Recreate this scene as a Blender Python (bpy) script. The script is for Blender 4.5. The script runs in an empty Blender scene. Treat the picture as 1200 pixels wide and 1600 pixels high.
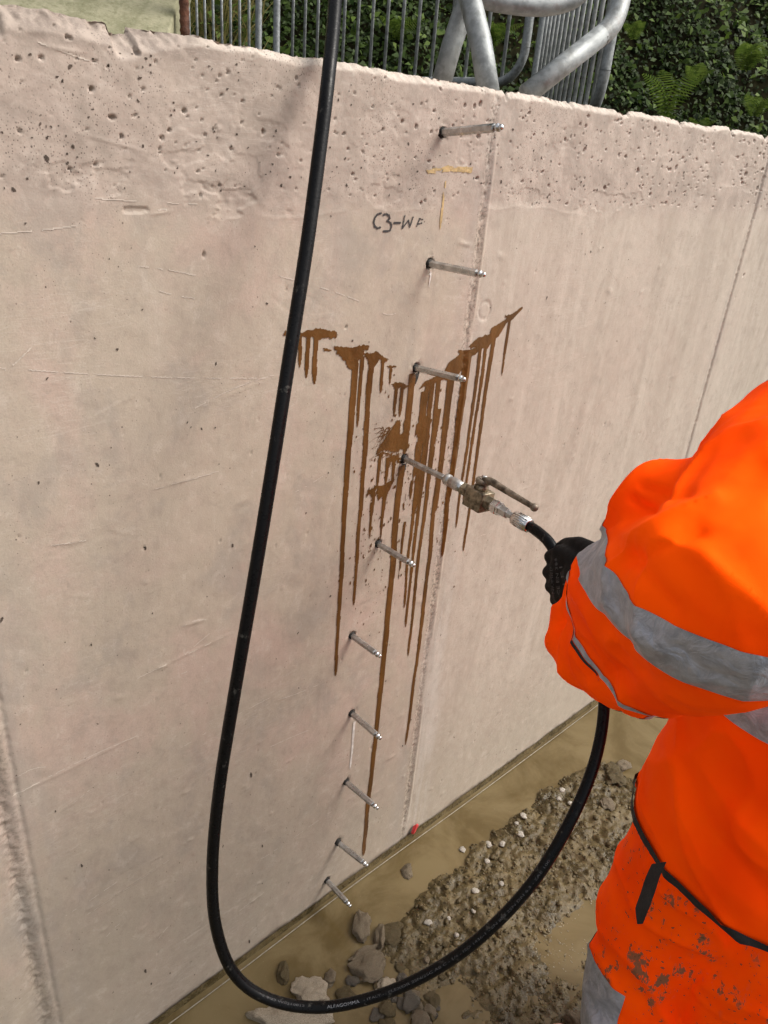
import bpy, bmesh, math, random
import numpy as np
from mathutils import Vector, Matrix, noise as mnoise
random.seed(7); RNG = np.random.default_rng(11)
SC = bpy.context.scene
COL = SC.collection
R = math.radians

# ------------------------------------------------------------------ camera
# wall front = plane y=0, x runs along the wall, z up; metres.
RW = np.array([[0.73405605, -0.24720249, 0.63249715],
               [-0.67445423, -0.37401808, 0.63657047],
               [0.07920356, -0.89386879, -0.441277]])
CAM = np.array([0.0, -0.9008, 1.65])
F = 1170.0
def ray(px, py):
    return RW @ np.array([(px-600)/F, (py-800)/F, 1.0])
def at(px, py, t):                       # a point at depth t (metres)
    return CAM + t*ray(px, py)
def onwall(px, py):                      # point of the wall's front plane -> (x, z)
    d = ray(px, py); p = CAM + d*(-CAM[1]/d[1]); return p[0], p[2]
def onground(px, py, z=0.0):
    d = ray(px, py); return CAM + d*((z-CAM[2])/d[2])
cam = bpy.data.cameras.new('camera'); camo = bpy.data.objects.new('camera', cam); COL.objects.link(camo)
cam.sensor_fit = 'VERTICAL'; cam.sensor_height = 36; cam.sensor_width = 27; cam.lens = F/1600*36
cam.clip_start = 0.02; cam.clip_end = 500
M4 = Matrix.Identity(4)
for i in range(3):
    M4[i][0] = RW[i, 0]; M4[i][1] = -RW[i, 1]; M4[i][2] = -RW[i, 2]; M4[i][3] = CAM[i]
camo.matrix_world = M4
SC.camera = camo

# ------------------------------------------------------------------ light
SUN_EL, SUN_AZ = R(48), R(134)           # azimuth clockwise from +y (towards +x)
sdir = Vector((math.sin(SUN_AZ)*math.cos(SUN_EL), math.cos(SUN_AZ)*math.cos(SUN_EL), math.sin(SUN_EL)))
wd = bpy.data.worlds.new('World'); SC.world = wd; wd.use_nodes = True
nt = wd.node_tree; bg = nt.nodes['Background']
sky = nt.nodes.new('ShaderNodeTexSky'); sky.sky_type = 'NISHITA'; sky.sun_disc = False
sky.sun_elevation = SUN_EL; sky.sun_rotation = SUN_AZ; sky.dust_density = 6; sky.air_density = 1.0; sky.ozone_density = 1.0
hs = nt.nodes.new('ShaderNodeHueSaturation'); hs.inputs['Saturation'].default_value = 0.25
nt.links.new(sky.outputs[0], hs.inputs['Color']); nt.links.new(hs.outputs[0], bg.inputs[0])
bg.inputs[1].default_value = 0.14
sl = bpy.data.lights.new('sun', 'SUN'); sl.energy = 1.35; sl.angle = R(26); sl.color = (1, 0.93, 0.82)
so = bpy.data.objects.new('sun', sl); COL.objects.link(so)
so.rotation_euler = sdir.to_track_quat('Z', 'Y').to_euler()
vs = SC.view_settings; vs.view_transform = 'Standard'; vs.look = 'None'; vs.gamma = 1; vs.exposure = 0.66

# ------------------------------------------------------------------ helpers
def tag(o, label=None, cat=None, group=None, kind=None):
    if label: o['label'] = label
    if cat: o['category'] = cat
    if group: o['group'] = group
    if kind: o['kind'] = kind
    return o
def empty(name, loc=(0, 0, 0)):
    o = bpy.data.objects.new(name, None); COL.objects.link(o); o.location = loc; o.empty_display_size = 0.05
    return o
def link(name, me, mat=None, parent=None, smooth=True):
    if mat is not None and not me.materials: me.materials.append(mat)
    o = bpy.data.objects.new(name, me); COL.objects.link(o)
    if parent is not None:
        o.parent = parent
        if parent.type == 'EMPTY': o.matrix_parent_inverse = Matrix.Translation(-Vector(parent.location))
    if smooth:
        me.polygons.foreach_set('use_smooth', [True]*len(me.polygons))
    return o
def mesh(verts, faces):
    me = bpy.data.meshes.new('m')
    me.from_pydata([tuple(map(float, v)) for v in verts], [], [tuple(map(int, f)) for f in faces]); me.update()
    return me
def bm_mesh(bm):
    me = bpy.data.meshes.new('m'); bm.to_mesh(me); bm.free(); return me
def quadmesh(verts, quads):                 # fast numpy path
    verts = np.asarray(verts, np.float32); quads = np.asarray(quads, np.int32)
    me = bpy.data.meshes.new('m')
    me.vertices.add(len(verts)); me.vertices.foreach_set('co', verts.ravel())
    k = quads.shape[1]
    me.loops.add(quads.size); me.loops.foreach_set('vertex_index', quads.ravel())
    me.polygons.add(len(quads)); me.polygons.foreach_set('loop_start', np.arange(0, quads.size, k, dtype=np.int32))
    me.update(calc_edges=True); me.validate(); return me
def vnoise(x, y, seed):                     # smooth value noise, numpy, 0..1
    x = np.asarray(x, float); y = np.asarray(y, float)
    xi = np.floor(x).astype(np.int64); yi = np.floor(y).astype(np.int64)
    xf = x-xi; yf = y-yi
    u = xf*xf*(3-2*xf); v = yf*yf*(3-2*yf)
    def h(a, b):
        n = (a*374761393 + b*668265263 + seed*974711) & 0xffffffff
        n = ((n ^ (n >> 13))*1274126177) & 0xffffffff
        return ((n ^ (n >> 16)) & 0xffff)/65535.0
    return (h(xi, yi)*(1-u)+h(xi+1, yi)*u)*(1-v)+(h(xi, yi+1)*(1-u)+h(xi+1, yi+1)*u)*v
def fbm(x, y, seed, o=4):
    s = 0; a = 0.5; t = 0
    for k in range(o):
        s = s+a*vnoise(x*2**k, y*2**k, seed+k*17); t += a; a *= 0.5
    return s/t
def sstep(a, b, x):
    t = np.clip((x-a)/(b-a), 0, 1); return t*t*(3-2*t)
def catmull(P, n):
    P = np.asarray(P, float); P = np.vstack([2*P[0]-P[1], P, 2*P[-1]-P[-2]]); out = []
    for i in range(1, len(P)-2):
        p0, p1, p2, p3 = P[i-1:i+3]
        for k in range(n):
            t = k/n
            out.append(0.5*((2*p1)+(-p0+p2)*t+(2*p0-5*p1+4*p2-p3)*t*t+(-p0+3*p1-3*p2+p3)*t**3))
    out.append(P[-2]); return np.array(out)
def frames(P):
    P = np.asarray(P, float); T = np.gradient(P, axis=0); T /= np.linalg.norm(T, axis=1)[:, None]
    N = np.zeros_like(P); ref = np.array([0, 0, 1.0]) if abs(T[0][2]) < 0.9 else np.array([1.0, 0, 0])
    n = np.cross(T[0], ref); N[0] = n/np.linalg.norm(n)
    for i in range(1, len(P)):
        n = N[i-1]-T[i]*np.dot(N[i-1], T[i]); N[i] = n/np.linalg.norm(n)
    return T, N, np.cross(T, N)
def tube(P, r, seg=16, caps=True):
    P = np.asarray(P, float); T, N, B = frames(P); r = np.broadcast_to(r, (len(P),))
    a = np.linspace(0, 2*np.pi, seg, endpoint=False); V = []
    for i in range(len(P)):
        V.append(P[i]+r[i]*(np.cos(a)[:, None]*N[i]+np.sin(a)[:, None]*B[i]))
    V = np.vstack(V); Fc = []
    for i in range(len(P)-1):
        for j in range(seg):
            Fc.append((i*seg+j, i*seg+(j+1) % seg, (i+1)*seg+(j+1) % seg, (i+1)*seg+j))
    if caps:
        Fc.append(tuple(range(seg))[::-1]); Fc.append(tuple((len(P)-1)*seg+j for j in range(seg)))
    return mesh(V, Fc)
def lathe(prof, origin, axis, seg=20, sharp=False):     # prof: (distance along axis, radius)
    ax = Vector(axis).normalized(); o = Vector(origin)
    ref = Vector((0, 0, 1)) if abs(ax.z) < 0.9 else Vector((1, 0, 0))
    n = ax.cross(ref).normalized(); b = ax.cross(n); V = []; Fc = []
    for d, r in prof:
        for j in range(seg):
            a = 2*math.pi*(j+0.5)/seg
            V.append(o+ax*d+(n*math.cos(a)+b*math.sin(a))*r)
    for i in range(len(prof)-1):
        for j in range(seg):
            Fc.append((i*seg+j, i*seg+(j+1) % seg, (i+1)*seg+(j+1) % seg, (i+1)*seg+j))
    Fc.append(tuple(range(seg))[::-1]); Fc.append(tuple((len(prof)-1)*seg+j for j in range(seg)))
    me = mesh(V, Fc)
    bm = bmesh.new(); bm.from_mesh(me); bmesh.ops.recalc_face_normals(bm, faces=bm.faces); bm.to_mesh(me); bm.free()
    return me
def obox(c, X, Y, Z, bev=0.0):                   # oriented box, half vectors
    c = Vector(c); X = Vector(X); Y = Vector(Y); Z = Vector(Z); bm = bmesh.new(); vs_ = {}
    for i in (-1, 1):
        for j in (-1, 1):
            for k in (-1, 1): vs_[i, j, k] = bm.verts.new(c+X*i+Y*j+Z*k)
    for f in (((-1, -1, -1), (-1, 1, -1), (1, 1, -1), (1, -1, -1)), ((-1, -1, 1), (1, -1, 1), (1, 1, 1), (-1, 1, 1)),
              ((-1, -1, -1), (1, -1, -1), (1, -1, 1), (-1, -1, 1)), ((-1, 1, -1), (-1, 1, 1), (1, 1, 1), (1, 1, -1)),
              ((-1, -1, -1), (-1, -1, 1), (-1, 1, 1), (-1, 1, -1)), ((1, -1, -1), (1, 1, -1), (1, 1, 1), (1, -1, 1))):
        bm.faces.new([vs_[q] for q in f])
    bmesh.ops.recalc_face_normals(bm, faces=bm.faces)
    if bev: bmesh.ops.bevel(bm, geom=bm.edges[:], offset=bev, segments=2, affect='EDGES', profile=0.6)
    return bm_mesh(bm)
def join(ms):
    bm = bmesh.new()
    for m in ms: bm.from_mesh(m)
    return bm_mesh(bm)

# ------------------------------------------------------------------ materials
class NB:
    def __init__(s, name):
        s.m = bpy.data.materials.new(name); s.m.use_nodes = True; s.t = s.m.node_tree
        s.b = s.t.nodes['Principled BSDF']; s.oc = None
    def n(s, typ, **kw):
        x = s.t.nodes.new('ShaderNode'+typ)
        for k, v in kw.items(): setattr(x, k, v)
        return x
    def l(s, a, b): s.t.links.new(a, b)
    def co(s, scale=(1, 1, 1)):
        if s.oc is None: s.oc = s.n('TexCoord').outputs['Object']
        if tuple(scale) == (1, 1, 1): return s.oc
        m = s.n('Mapping'); m.inputs['Scale'].default_value = scale; s.l(s.oc, m.inputs['Vector']); return m.outputs[0]
    def noise(s, sc, det=4, rough=0.55, scale=(1, 1, 1), dist=0):
        x = s.n('TexNoise'); x.inputs['Scale'].default_value = sc; x.inputs['Detail'].default_value = det
        x.inputs['Roughness'].default_value = rough; x.inputs['Distortion'].default_value = dist
        s.l(s.co(scale), x.inputs['Vector']); return x.outputs['Fac']
    def ramp(s, fac, a, b, lo=0.0, hi=1.0):
        x = s.n('MapRange'); x.interpolation_type = 'SMOOTHSTEP'
        x.inputs['From Min'].default_value = a; x.inputs['From Max'].default_value = b
        x.inputs['To Min'].default_value = lo; x.inputs['To Max'].default_value = hi
        s.l(fac, x.inputs['Value']); return x.outputs[0]
    def math(s, op, a, b=None):
        x = s.n('Math', operation=op)
        for i, v in enumerate((a, b)):
            if v is None: continue
            if isinstance(v, (int, float)): x.inputs[i].default_value = v
            else: s.l(v, x.inputs[i])
        return x.outputs[0]
    def mix(s, fac, a, b):
        x = s.n('Mix', data_type='RGBA')
        if isinstance(fac, (int, float)): x.inputs[0].default_value = fac
        else: s.l(fac, x.inputs[0])
        for i, v in ((6, a), (7, b)):
            if isinstance(v, tuple): x.inputs[i].default_value = (*v, 1)
            else: s.l(v, x.inputs[i])
        return x.outputs[2]
    def xyz(s):
        x = s.n('SeparateXYZ'); s.l(s.co(), x.inputs[0]); return x.outputs
    def col(s, c):
        if isinstance(c, tuple): s.b.inputs['Base Color'].default_value = (*c, 1)
        else: s.l(c, s.b.inputs['Base Color'])
    def rough(s, r):
        if isinstance(r, (int, float)): s.b.inputs['Roughness'].default_value = r
        else: s.l(r, s.b.inputs['Roughness'])
    def bump(s, h, dist=0.002, st=1.0, prev=None):
        x = s.n('Bump'); x.inputs['Distance'].default_value = dist; x.inputs['Strength'].default_value = st
        s.l(h, x.inputs['Height'])
        if prev is not None: s.l(prev, x.inputs['Normal'])
        s.l(x.outputs[0], s.b.inputs['Normal']); return x.outputs[0]

def simple(name, col, rough=0.6, metal=0.0, var=0.25, sc=40, bump=0.0, bsc=200, dark=None):
    b = NB(name); d = dark or tuple(c*(1-var) for c in col); hi = tuple(min(1, c*(1+var*0.6)) for c in col)
    n = b.noise(sc, 5, 0.6); b.col(b.mix(b.ramp(n, 0.3, 0.7), d, hi))
    b.rough(b.ramp(b.noise(sc*0.7, 3), 0.3, 0.7, max(0.02, rough-0.12), min(1, rough+0.12)))
    b.b.inputs['Metallic'].default_value = metal
    if bump: b.bump(b.noise(bsc, 4), bump, 1.0)
    return b.m

def concrete_mat():
    b = NB('cast_concrete'); X, Y, Z = b.xyz()
    pink = (0.42, 0.318, 0.262); beige = (0.385, 0.322, 0.255); grey = (0.275, 0.24, 0.205); pale = (0.50, 0.44, 0.385)
    big = b.noise(4.2, 7, 0.68, (1, 1, 0.8), 0.5)
    c = b.mix(b.ramp(big, 0.44, 0.66), beige, pink)
    c = b.mix(b.math('MULTIPLY', b.ramp(b.noise(7.5, 6, 0.74, (1, 1, 0.75), 0.4), 0.49, 0.66), 0.55), c, grey)
    streak = b.noise(26, 6, 0.7, (1, 1, 0.09), 0.6)
    c = b.mix(b.math('MULTIPLY', b.ramp(streak, 0.5, 0.75), 0.22), c, pale)
    c = b.mix(b.math('MULTIPLY', b.ramp(b.noise(40, 6, 0.7, (1, 1, 0.08), 0.6), 0.54, 0.72), 0.26), c, (0.29, 0.225, 0.185))
    # the bay right of the middle joint is paler and streaked
    right = b.ramp(X, 1.065, 1.10)
    st2 = b.noise(9, 6, 0.72, (1, 1, 0.16), 0.8)
    c2 = b.mix(b.ramp(st2, 0.34, 0.68), (0.36, 0.305, 0.25), (0.47, 0.41, 0.345))
    c2 = b.mix(b.math('MULTIPLY', b.ramp(b.noise(2.2, 4), 0.5, 0.7), 0.5), c2, (0.41, 0.33, 0.275))
    c = b.mix(b.math('MULTIPLY', right, 0.85), c, c2)
    # top lift: greyer, blotchier
    zz = b.math('ADD', Z, b.math('MULTIPLY', b.math('SUBTRACT', b.noise(9, 4), 0.5), 0.05))
    up = b.ramp(zz, 1.53, 1.59)
    cu = b.mix(b.ramp(b.noise(14, 6, 0.65), 0.36, 0.62), (0.29, 0.235, 0.198), (0.405, 0.33, 0.28))
    c = b.mix(b.math('MULTIPLY', up, 0.8), c, cu)
    # lower part weathered greyer-beige
    low = b.ramp(b.math('ADD', Z, b.math('MULTIPLY', b.noise(5, 4), 0.3)), 0.75, 0.25)
    c = b.mix(b.math('MULTIPLY', low, 0.75), c, (0.34, 0.292, 0.228))
    damp = b.ramp(b.math('ADD', Z, b.math('MULTIPLY', b.math('SUBTRACT', b.noise(16, 5), 0.5), 0.06)), 0.022, 0.004)
    c = b.mix(b.math('MULTIPLY', damp, 0.9), c, (0.13, 0.10, 0.065))
    # grit along the joints
    g = b.ramp(b.noise(170, 3, 0.7), 0.46, 0.6)
    for jx, w, s in ((1.068, 0.016, 0.95), (0.178, 0.022, 0.55), (2.172, 0.006, 0.35)):
        band = b.ramp(b.math('ABSOLUTE', b.math('SUBTRACT', X, jx)), w, w*0.35)
        c = b.mix(b.math('MULTIPLY', b.math('MULTIPLY', band, g), s), c, (0.17, 0.135, 0.105))
        halo = b.ramp(b.math('ABSOLUTE', b.math('SUBTRACT', X, jx)), w*5, w)
        c = b.mix(b.math('MULTIPLY', b.math('MULTIPLY', halo, b.ramp(b.noise(18, 5, 0.6, (1, 1, 0.2)), 0.42, 0.62)), 0.4), c, (0.28, 0.25, 0.225))
    # laitance smears: chalky vertical veil by the middle joint, low down
    veil = b.math('MULTIPLY', b.ramp(b.math('ABSOLUTE', b.math('SUBTRACT', X, 1.115)), 0.06, 0.0), b.ramp(Z, 1.05, 0.6))
    c = b.mix(b.math('MULTIPLY', b.math('MULTIPLY', veil, b.ramp(streak, 0.35, 0.6)), 0.55), c, (0.50, 0.465, 0.42))
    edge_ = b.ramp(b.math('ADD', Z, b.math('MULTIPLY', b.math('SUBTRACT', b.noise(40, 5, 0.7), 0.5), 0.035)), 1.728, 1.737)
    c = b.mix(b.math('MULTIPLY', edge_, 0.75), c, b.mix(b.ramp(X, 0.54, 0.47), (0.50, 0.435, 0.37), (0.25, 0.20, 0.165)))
    mot = b.noise(28, 6, 0.75, (1, 1, 0.8), 0.3); c = b.mix(b.ramp(mot, 0.50, 0.66, 0, 0.34), c, (0.25, 0.205, 0.168)); c = b.mix(b.ramp(mot, 0.47, 0.34, 0, 0.30), c, (0.53, 0.455, 0.39))
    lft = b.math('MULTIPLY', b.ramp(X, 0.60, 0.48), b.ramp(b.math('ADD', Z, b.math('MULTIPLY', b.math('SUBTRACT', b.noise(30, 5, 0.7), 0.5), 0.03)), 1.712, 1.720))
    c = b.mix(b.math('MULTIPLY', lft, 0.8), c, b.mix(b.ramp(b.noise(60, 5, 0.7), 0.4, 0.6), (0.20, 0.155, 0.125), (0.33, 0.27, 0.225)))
    fine = b.noise(420, 3, 0.6); c = b.mix(b.ramp(fine, 0.42, 0.70, 0.0, 0.38), c, (0.30, 0.25, 0.21))
    sp = b.ramp(b.noise(95, 2, 0.5), 0.70, 0.76); c = b.mix(b.math('MULTIPLY', sp, 0.35), c, (0.22, 0.165, 0.13))
    # pin holes: dirt and the shade inside them, painted as dark spots
    for sc_, th, st_, msk in ((300, 0.24, 0.75, up), (130, 0.13, 0.9, up), (75, 0.10, 0.85, up), (60, 0.075, 0.9, None), (150, 0.10, 0.8, None)):
        v = b.n('TexVoronoi'); v.inputs['Scale'].default_value = sc_; b.l(b.co((1, 1, 0.8)), v.inputs['Vector'])
        k = b.math('MULTIPLY', b.ramp(v.outputs['Distance'], th, th*0.6), b.ramp(b.noise(7, 3), 0.42, 0.6, 0.1, 1.0))
        if msk is not None: k = b.math('MULTIPLY', k, msk)
        c = b.mix(b.math('MULTIPLY', k, st_), c, (0.07, 0.045, 0.035))
    # hairline form scratches
    for sc_, rotn, st_ in ((16, (1, 1, 5), 0.30), (11, (0.5, 1, 7), 0.25)):
        m_ = b.n('Mapping'); m_.inputs['Rotation'].default_value = (0, 0.45 if sc_ == 16 else -0.25, 0); m_.inputs['Scale'].default_value = rotn; b.l(b.co(), m_.inputs['Vector'])
        x_ = b.n('TexNoise'); x_.inputs['Scale'].default_value = sc_; x_.inputs['Detail'].default_value = 5; b.l(m_.outputs[0], x_.inputs['Vector'])
        ln_ = b.ramp(b.math('ABSOLUTE', b.math('SUBTRACT', x_.outputs[0], 0.5)), 0.012, 0.0)
        c = b.mix(b.math('MULTIPLY', b.math('MULTIPLY', ln_, b.ramp(b.noise(4, 3), 0.5, 0.62)), st_), c, (0.52, 0.45, 0.39))
    b.col(c); b.rough(b.ramp(b.noise(30, 4), 0.3, 0.7, 0.62, 0.85))
    p = b.bump(b.noise(130, 4, 0.65), 0.0010, 0.3)
    b.bump(fine, 0.0005, 0.6, p)
    return b.m
def mud_mat():
    b = NB('wet_mud'); n = b.noise(14, 6, 0.65); f = b.noise(90, 5, 0.65)
    c = b.mix(b.ramp(n, 0.35, 0.65), (0.046, 0.033, 0.012), (0.105, 0.077, 0.034))
    c = b.mix(b.math('MULTIPLY', b.ramp(f, 0.48, 0.68), 0.5), c, (0.16, 0.122, 0.060))
    b.col(c); b.rough(b.ramp(n, 0.35, 0.65, 0.2, 0.5)); b.b.inputs['Specular IOR Level'].default_value = 0.3; b.bump(f, 0.006, 0.7); return b.m
def water_mat():
    b = NB('muddy_water'); n = b.noise(6, 6, 0.65, (1, 1, 1), 0.6)
    c = b.mix(b.ramp(n, 0.34, 0.66), (0.088, 0.062, 0.025), (0.145, 0.110, 0.055))
    c = b.mix(b.ramp(b.noise(260, 2), 0.70, 0.78, 0, 0.35), c, (0.34, 0.29, 0.2))
    b.col(c); b.rough(0.09); b.b.inputs['IOR'].default_value = 1.33
    b.bump(b.noise(7, 3), 0.004, 0.35); return b.m
def orange_mat(name, mud=False):
    b = NB(name); n = b.noise(7, 4); c = b.mix(b.ramp(n, 0.3, 0.7), (1.30, 0.078, 0.0), (1.45, 0.122, 0.0))
    if mud:
        zone = b.ramp(b.xyz()[2], 0.80, 0.66)
        m = b.ramp(b.noise(24, 7, 0.75, (1, 1, 0.5)), 0.545, 0.60); m2 = b.ramp(b.noise(8, 2), 0.45, 0.55)
        m = b.math('MULTIPLY', b.math('MULTIPLY', m, m2), zone)
        c = b.mix(b.math('MULTIPLY', m, 0.9), c, (0.16, 0.115, 0.065))
        c = b.mix(b.math('MULTIPLY', zone, b.ramp(b.noise(120, 3), 0.62, 0.66, 0, 0.8)), c, (0.15, 0.08, 0.04))
    b.col(c); b.rough(0.8); b.b.inputs['Specular IOR Level'].default_value = 0.06   # fluorescent dye: red comes back stronger than it went in
    w = b.n('TexWave'); w.inputs['Scale'].default_value = 900; b.l(b.co(), w.inputs['Vector'])
    p = b.bump(b.noise(13, 3, 0.5), 0.010, 0.4); b.bump(b.noise(900, 2), 0.0004, 0.4, p)
    return b.m
def reflective_mat():
    b = NB('retroreflective_tape'); n = b.noise(60, 5, 0.65)
    b.col(b.mix(b.ramp(n, 0.3, 0.7), (0.29, 0.315, 0.375), (0.46, 0.485, 0.56))); b.b.inputs['Metallic'].default_value = 0.35
    b.rough(0.40); b.bump(b.noise(38, 6, 0.6, (1, 1, 1), 1.2), 0.010, 0.6); return b.m
def galv_mat(name, base=(0.25, 0.265, 0.265), rust=0.0):
    b = NB(name); n = b.noise(60, 4, 0.6); c = b.mix(b.ramp(n, 0.35, 0.65), tuple(v*0.78 for v in base), tuple(v*1.22 for v in base))
    c = b.mix(b.ramp(b.noise(18, 5, 0.65), 0.58, 0.7, 0, 0.4), c, (0.17, 0.165, 0.14))
    if rust: c = b.mix(b.math('MULTIPLY', b.ramp(b.noise(25, 5, 0.7), 0.55, 0.66), rust), c, (0.16, 0.06, 0.02))
    b.col(c); b.b.inputs['Metallic'].default_value = 0.4; b.rough(b.ramp(n, 0.3, 0.7, 0.42, 0.62)); b.bump(b.noise(150, 4), 0.0008, 0.6); return b.m
def leaf_mat(name, a, c2, tr=0.3):
    b = NB(name); at_ = b.n('Attribute'); at_.attribute_name = 'tone'
    b.col(b.mix(at_.outputs['Fac'], a, c2)); b.rough(0.6); b.b.inputs['Specular IOR Level'].default_value = 0.18
    t = b.n('BsdfTranslucent'); b.l(b.mix(at_.outputs['Fac'], a, c2), t.inputs[0])
    mx = b.n('MixShader'); mx.inputs[0].default_value = tr; out = b.t.nodes['Material Output']
    b.l(b.b.outputs[0], mx.inputs[1]); b.l(t.outputs[0], mx.inputs[2]); b.l(mx.outputs[0], out.inputs[0]); return b.m
def hose_mat():
    b = NB('black_hose_rubber'); n = b.noise(55, 5, 0.7)
    c = b.mix(b.ramp(n, 0.60, 0.70), (0.0045, 0.0045, 0.005), (0.06, 0.058, 0.052))
    b.b.inputs['Specular IOR Level'].default_value = 0.14; b.col(c); b.rough(b.ramp(b.noise(120, 4), 0.3, 0.7, 0.22, 0.42)); b.bump(b.noise(260, 3), 0.0006, 0.5); return b.m
def stone_mat(name, a, c2, wet=0.5):
    b = NB(name); n = b.noise(35, 6, 0.7); f = b.noise(160, 4, 0.65)
    c = b.mix(b.ramp(n, 0.35, 0.65), a, c2); c = b.mix(b.ramp(f, 0.55, 0.72, 0, 0.5), c, tuple(v*0.45 for v in a))
    b.col(c); b.rough(b.ramp(n, 0.3, 0.7, wet, min(1, wet+0.3))); b.b.inputs['Specular IOR Level'].default_value = 0.3; b.bump(f, 0.003, 0.8); return b.m

MT = dict(concrete=concrete_mat(), mud=mud_mat(), water=water_mat(), orange=orange_mat('hi_vis_orange'), trousers=orange_mat('hi_vis_orange_muddy', True),
          tape=reflective_mat(), galv=galv_mat('galvanised_tube'), galvrust=galv_mat('galvanised_tube_rusty', rust=0.25),
          steel=simple('zinc_plated_steel', (0.50, 0.50, 0.49), 0.33, 0.9, 0.3, 70), chrome=simple('bright_steel', (0.68, 0.68, 0.68), 0.22, 1.0, 0.15, 60),
          brass=simple('dirty_brass', (0.25, 0.21, 0.145), 0.45, 0.55, 0.55, 90, 0.0006, 300, (0.07, 0.055, 0.035)),
          lever=simple('grimy_lever_steel', (0.20, 0.165, 0.125), 0.5, 0.4, 0.6, 70, 0.0006, 260, (0.05, 0.035, 0.022)),
          rubber=hose_mat(), black=simple('black_cloth', (0.012, 0.012, 0.014), 0.7, 0, 0.4, 60, 0.001, 500),
          glove=simple('black_knit_glove', (0.005, 0.005, 0.006), 0.7, 0, 0.4, 80, 0.0008, 900),
          boot=simple('black_boot_rubber', (0.012, 0.012, 0.014), 0.3, 0, 0.3, 30),
          print_=simple('grey_print', (0.20, 0.21, 0.23), 0.6, 0, 0.5, 300), print_dim=simple('worn_grey_print', (0.075, 0.075, 0.08), 0.6, 0, 0.7, 260), gprint=simple('faint_glove_print', (0.07, 0.07, 0.075), 0.7, 0, 0.4, 300),
          pen=simple('pen_ink', (0.035, 0.03, 0.03), 0.7, 0, 0.5, 300), yellow=simple('yellow_marker', (0.42, 0.295, 0.14), 0.8, 0, 0.3, 120),
          chalk=simple('lime_run', (0.60, 0.56, 0.52), 0.8, 0, 0.2, 120), red=simple('red_plastic', (0.50, 0.035, 0.035), 0.45, 0, 0.35, 90),
          hairline=simple('pale_laitance', (0.52, 0.45, 0.385), 0.8, 0, 0.15, 90), fleck=simple('wall_dirt_shade', (0.07, 0.05, 0.038), 0.9, 0, 0.4, 150), barmetal=galv_mat('galvanised_bar', (0.40, 0.42, 0.42)), hole=simple('drilled_hole_shade', (0.022, 0.02, 0.018), 0.9, 0, 0.4, 200), rust=simple('rusty_bar', (0.095, 0.036, 0.018), 0.85, 0.1, 0.5, 90, 0.002, 200),  # fleck: dirt plus painted pit shade; hole: painted shade of drilled holes
          soil=simple('dark_soil', (0.014, 0.013, 0.006), 0.95, 0, 0.5, 8), skin=simple('skin', (0.45, 0.25, 0.18), 0.5, 0, 0.12, 30), hair=simple('dark_hair', (0.03, 0.02, 0.015), 0.6, 0, 0.3, 200),
          white=simple('eye_white', (0.7, 0.7, 0.68), 0.3), lip=simple('lip', (0.35, 0.14, 0.11), 0.5), gritgrey=simple('joint_strip', (0.22, 0.19, 0.14), 0.8, 0, 0.3, 120))
MT['glove'].node_tree.nodes['Principled BSDF'].inputs['Specular IOR Level'].default_value = 0.2
MT['soil'].node_tree.nodes['Principled BSDF'].inputs['Specular IOR Level'].default_value = 0.02
def resin_mat():
    b = NB('brown_resin'); n = b.noise(26, 5, 0.6, (1, 1, 0.3))
    b.col(b.mix(b.ramp(n, 0.3, 0.7), (0.070, 0.028, 0.004), (0.128, 0.054, 0.010))); b.rough(b.ramp(n, 0.3, 0.7, 0.36, 0.55)); b.b.inputs['Specular IOR Level'].default_value = 0.3; b.bump(b.noise(140, 3), 0.0015, 0.5); return b.m
MT['resin'] = resin_mat()

# ------------------------------------------------------------------ the concrete wall
TOPZ = 1.742; WT = 0.32
xs = [-0.12]
while xs[-1] < 3.0:
    x = xs[-1]; xs.append(x+(0.0021 if x < 1.25 else 0.0021+0.0022*min(1, (x-1.25)/0.7)))
xs = np.array(xs)
zs = np.concatenate([np.arange(-0.05, 1.54, 0.0031), np.arange(1.54, TOPZ+0.006, 0.0017)])
GX, GZ = np.meshgrid(xs, zs)                 # rows z, columns x
D = np.zeros_like(GX)                         # outward relief (metres)
D += 0.006*(fbm(GX*1.3, GZ*1.3, 3)-0.5)
upz = 1.56+0.05*(fbm(GX*5, GX*0+2, 8, 5)-0.5)+0.055*sstep(1.5, 2.1, GX)
up = sstep(-0.010, 0.012, GZ-upz)
D -= up*0.0012*sstep(0.40, 0.62, fbm(GX*5, GZ*0, 33))
D += up*0.0020*(fbm(GX*30, GZ*30, 21, 2)-0.5)+up*0.0007*(fbm(GX*150, GZ*150, 23, 2)-0.5)
D += (1-up)*0.0009*(fbm(GX*50, GZ*50, 22, 3)-0.5)
lip = np.exp(-((GZ-upz+0.003)/0.0025)**2)*sstep(0.5, 0.56, fbm(GX*11, GZ*3, 31)); D += 0.0004*lip
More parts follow.
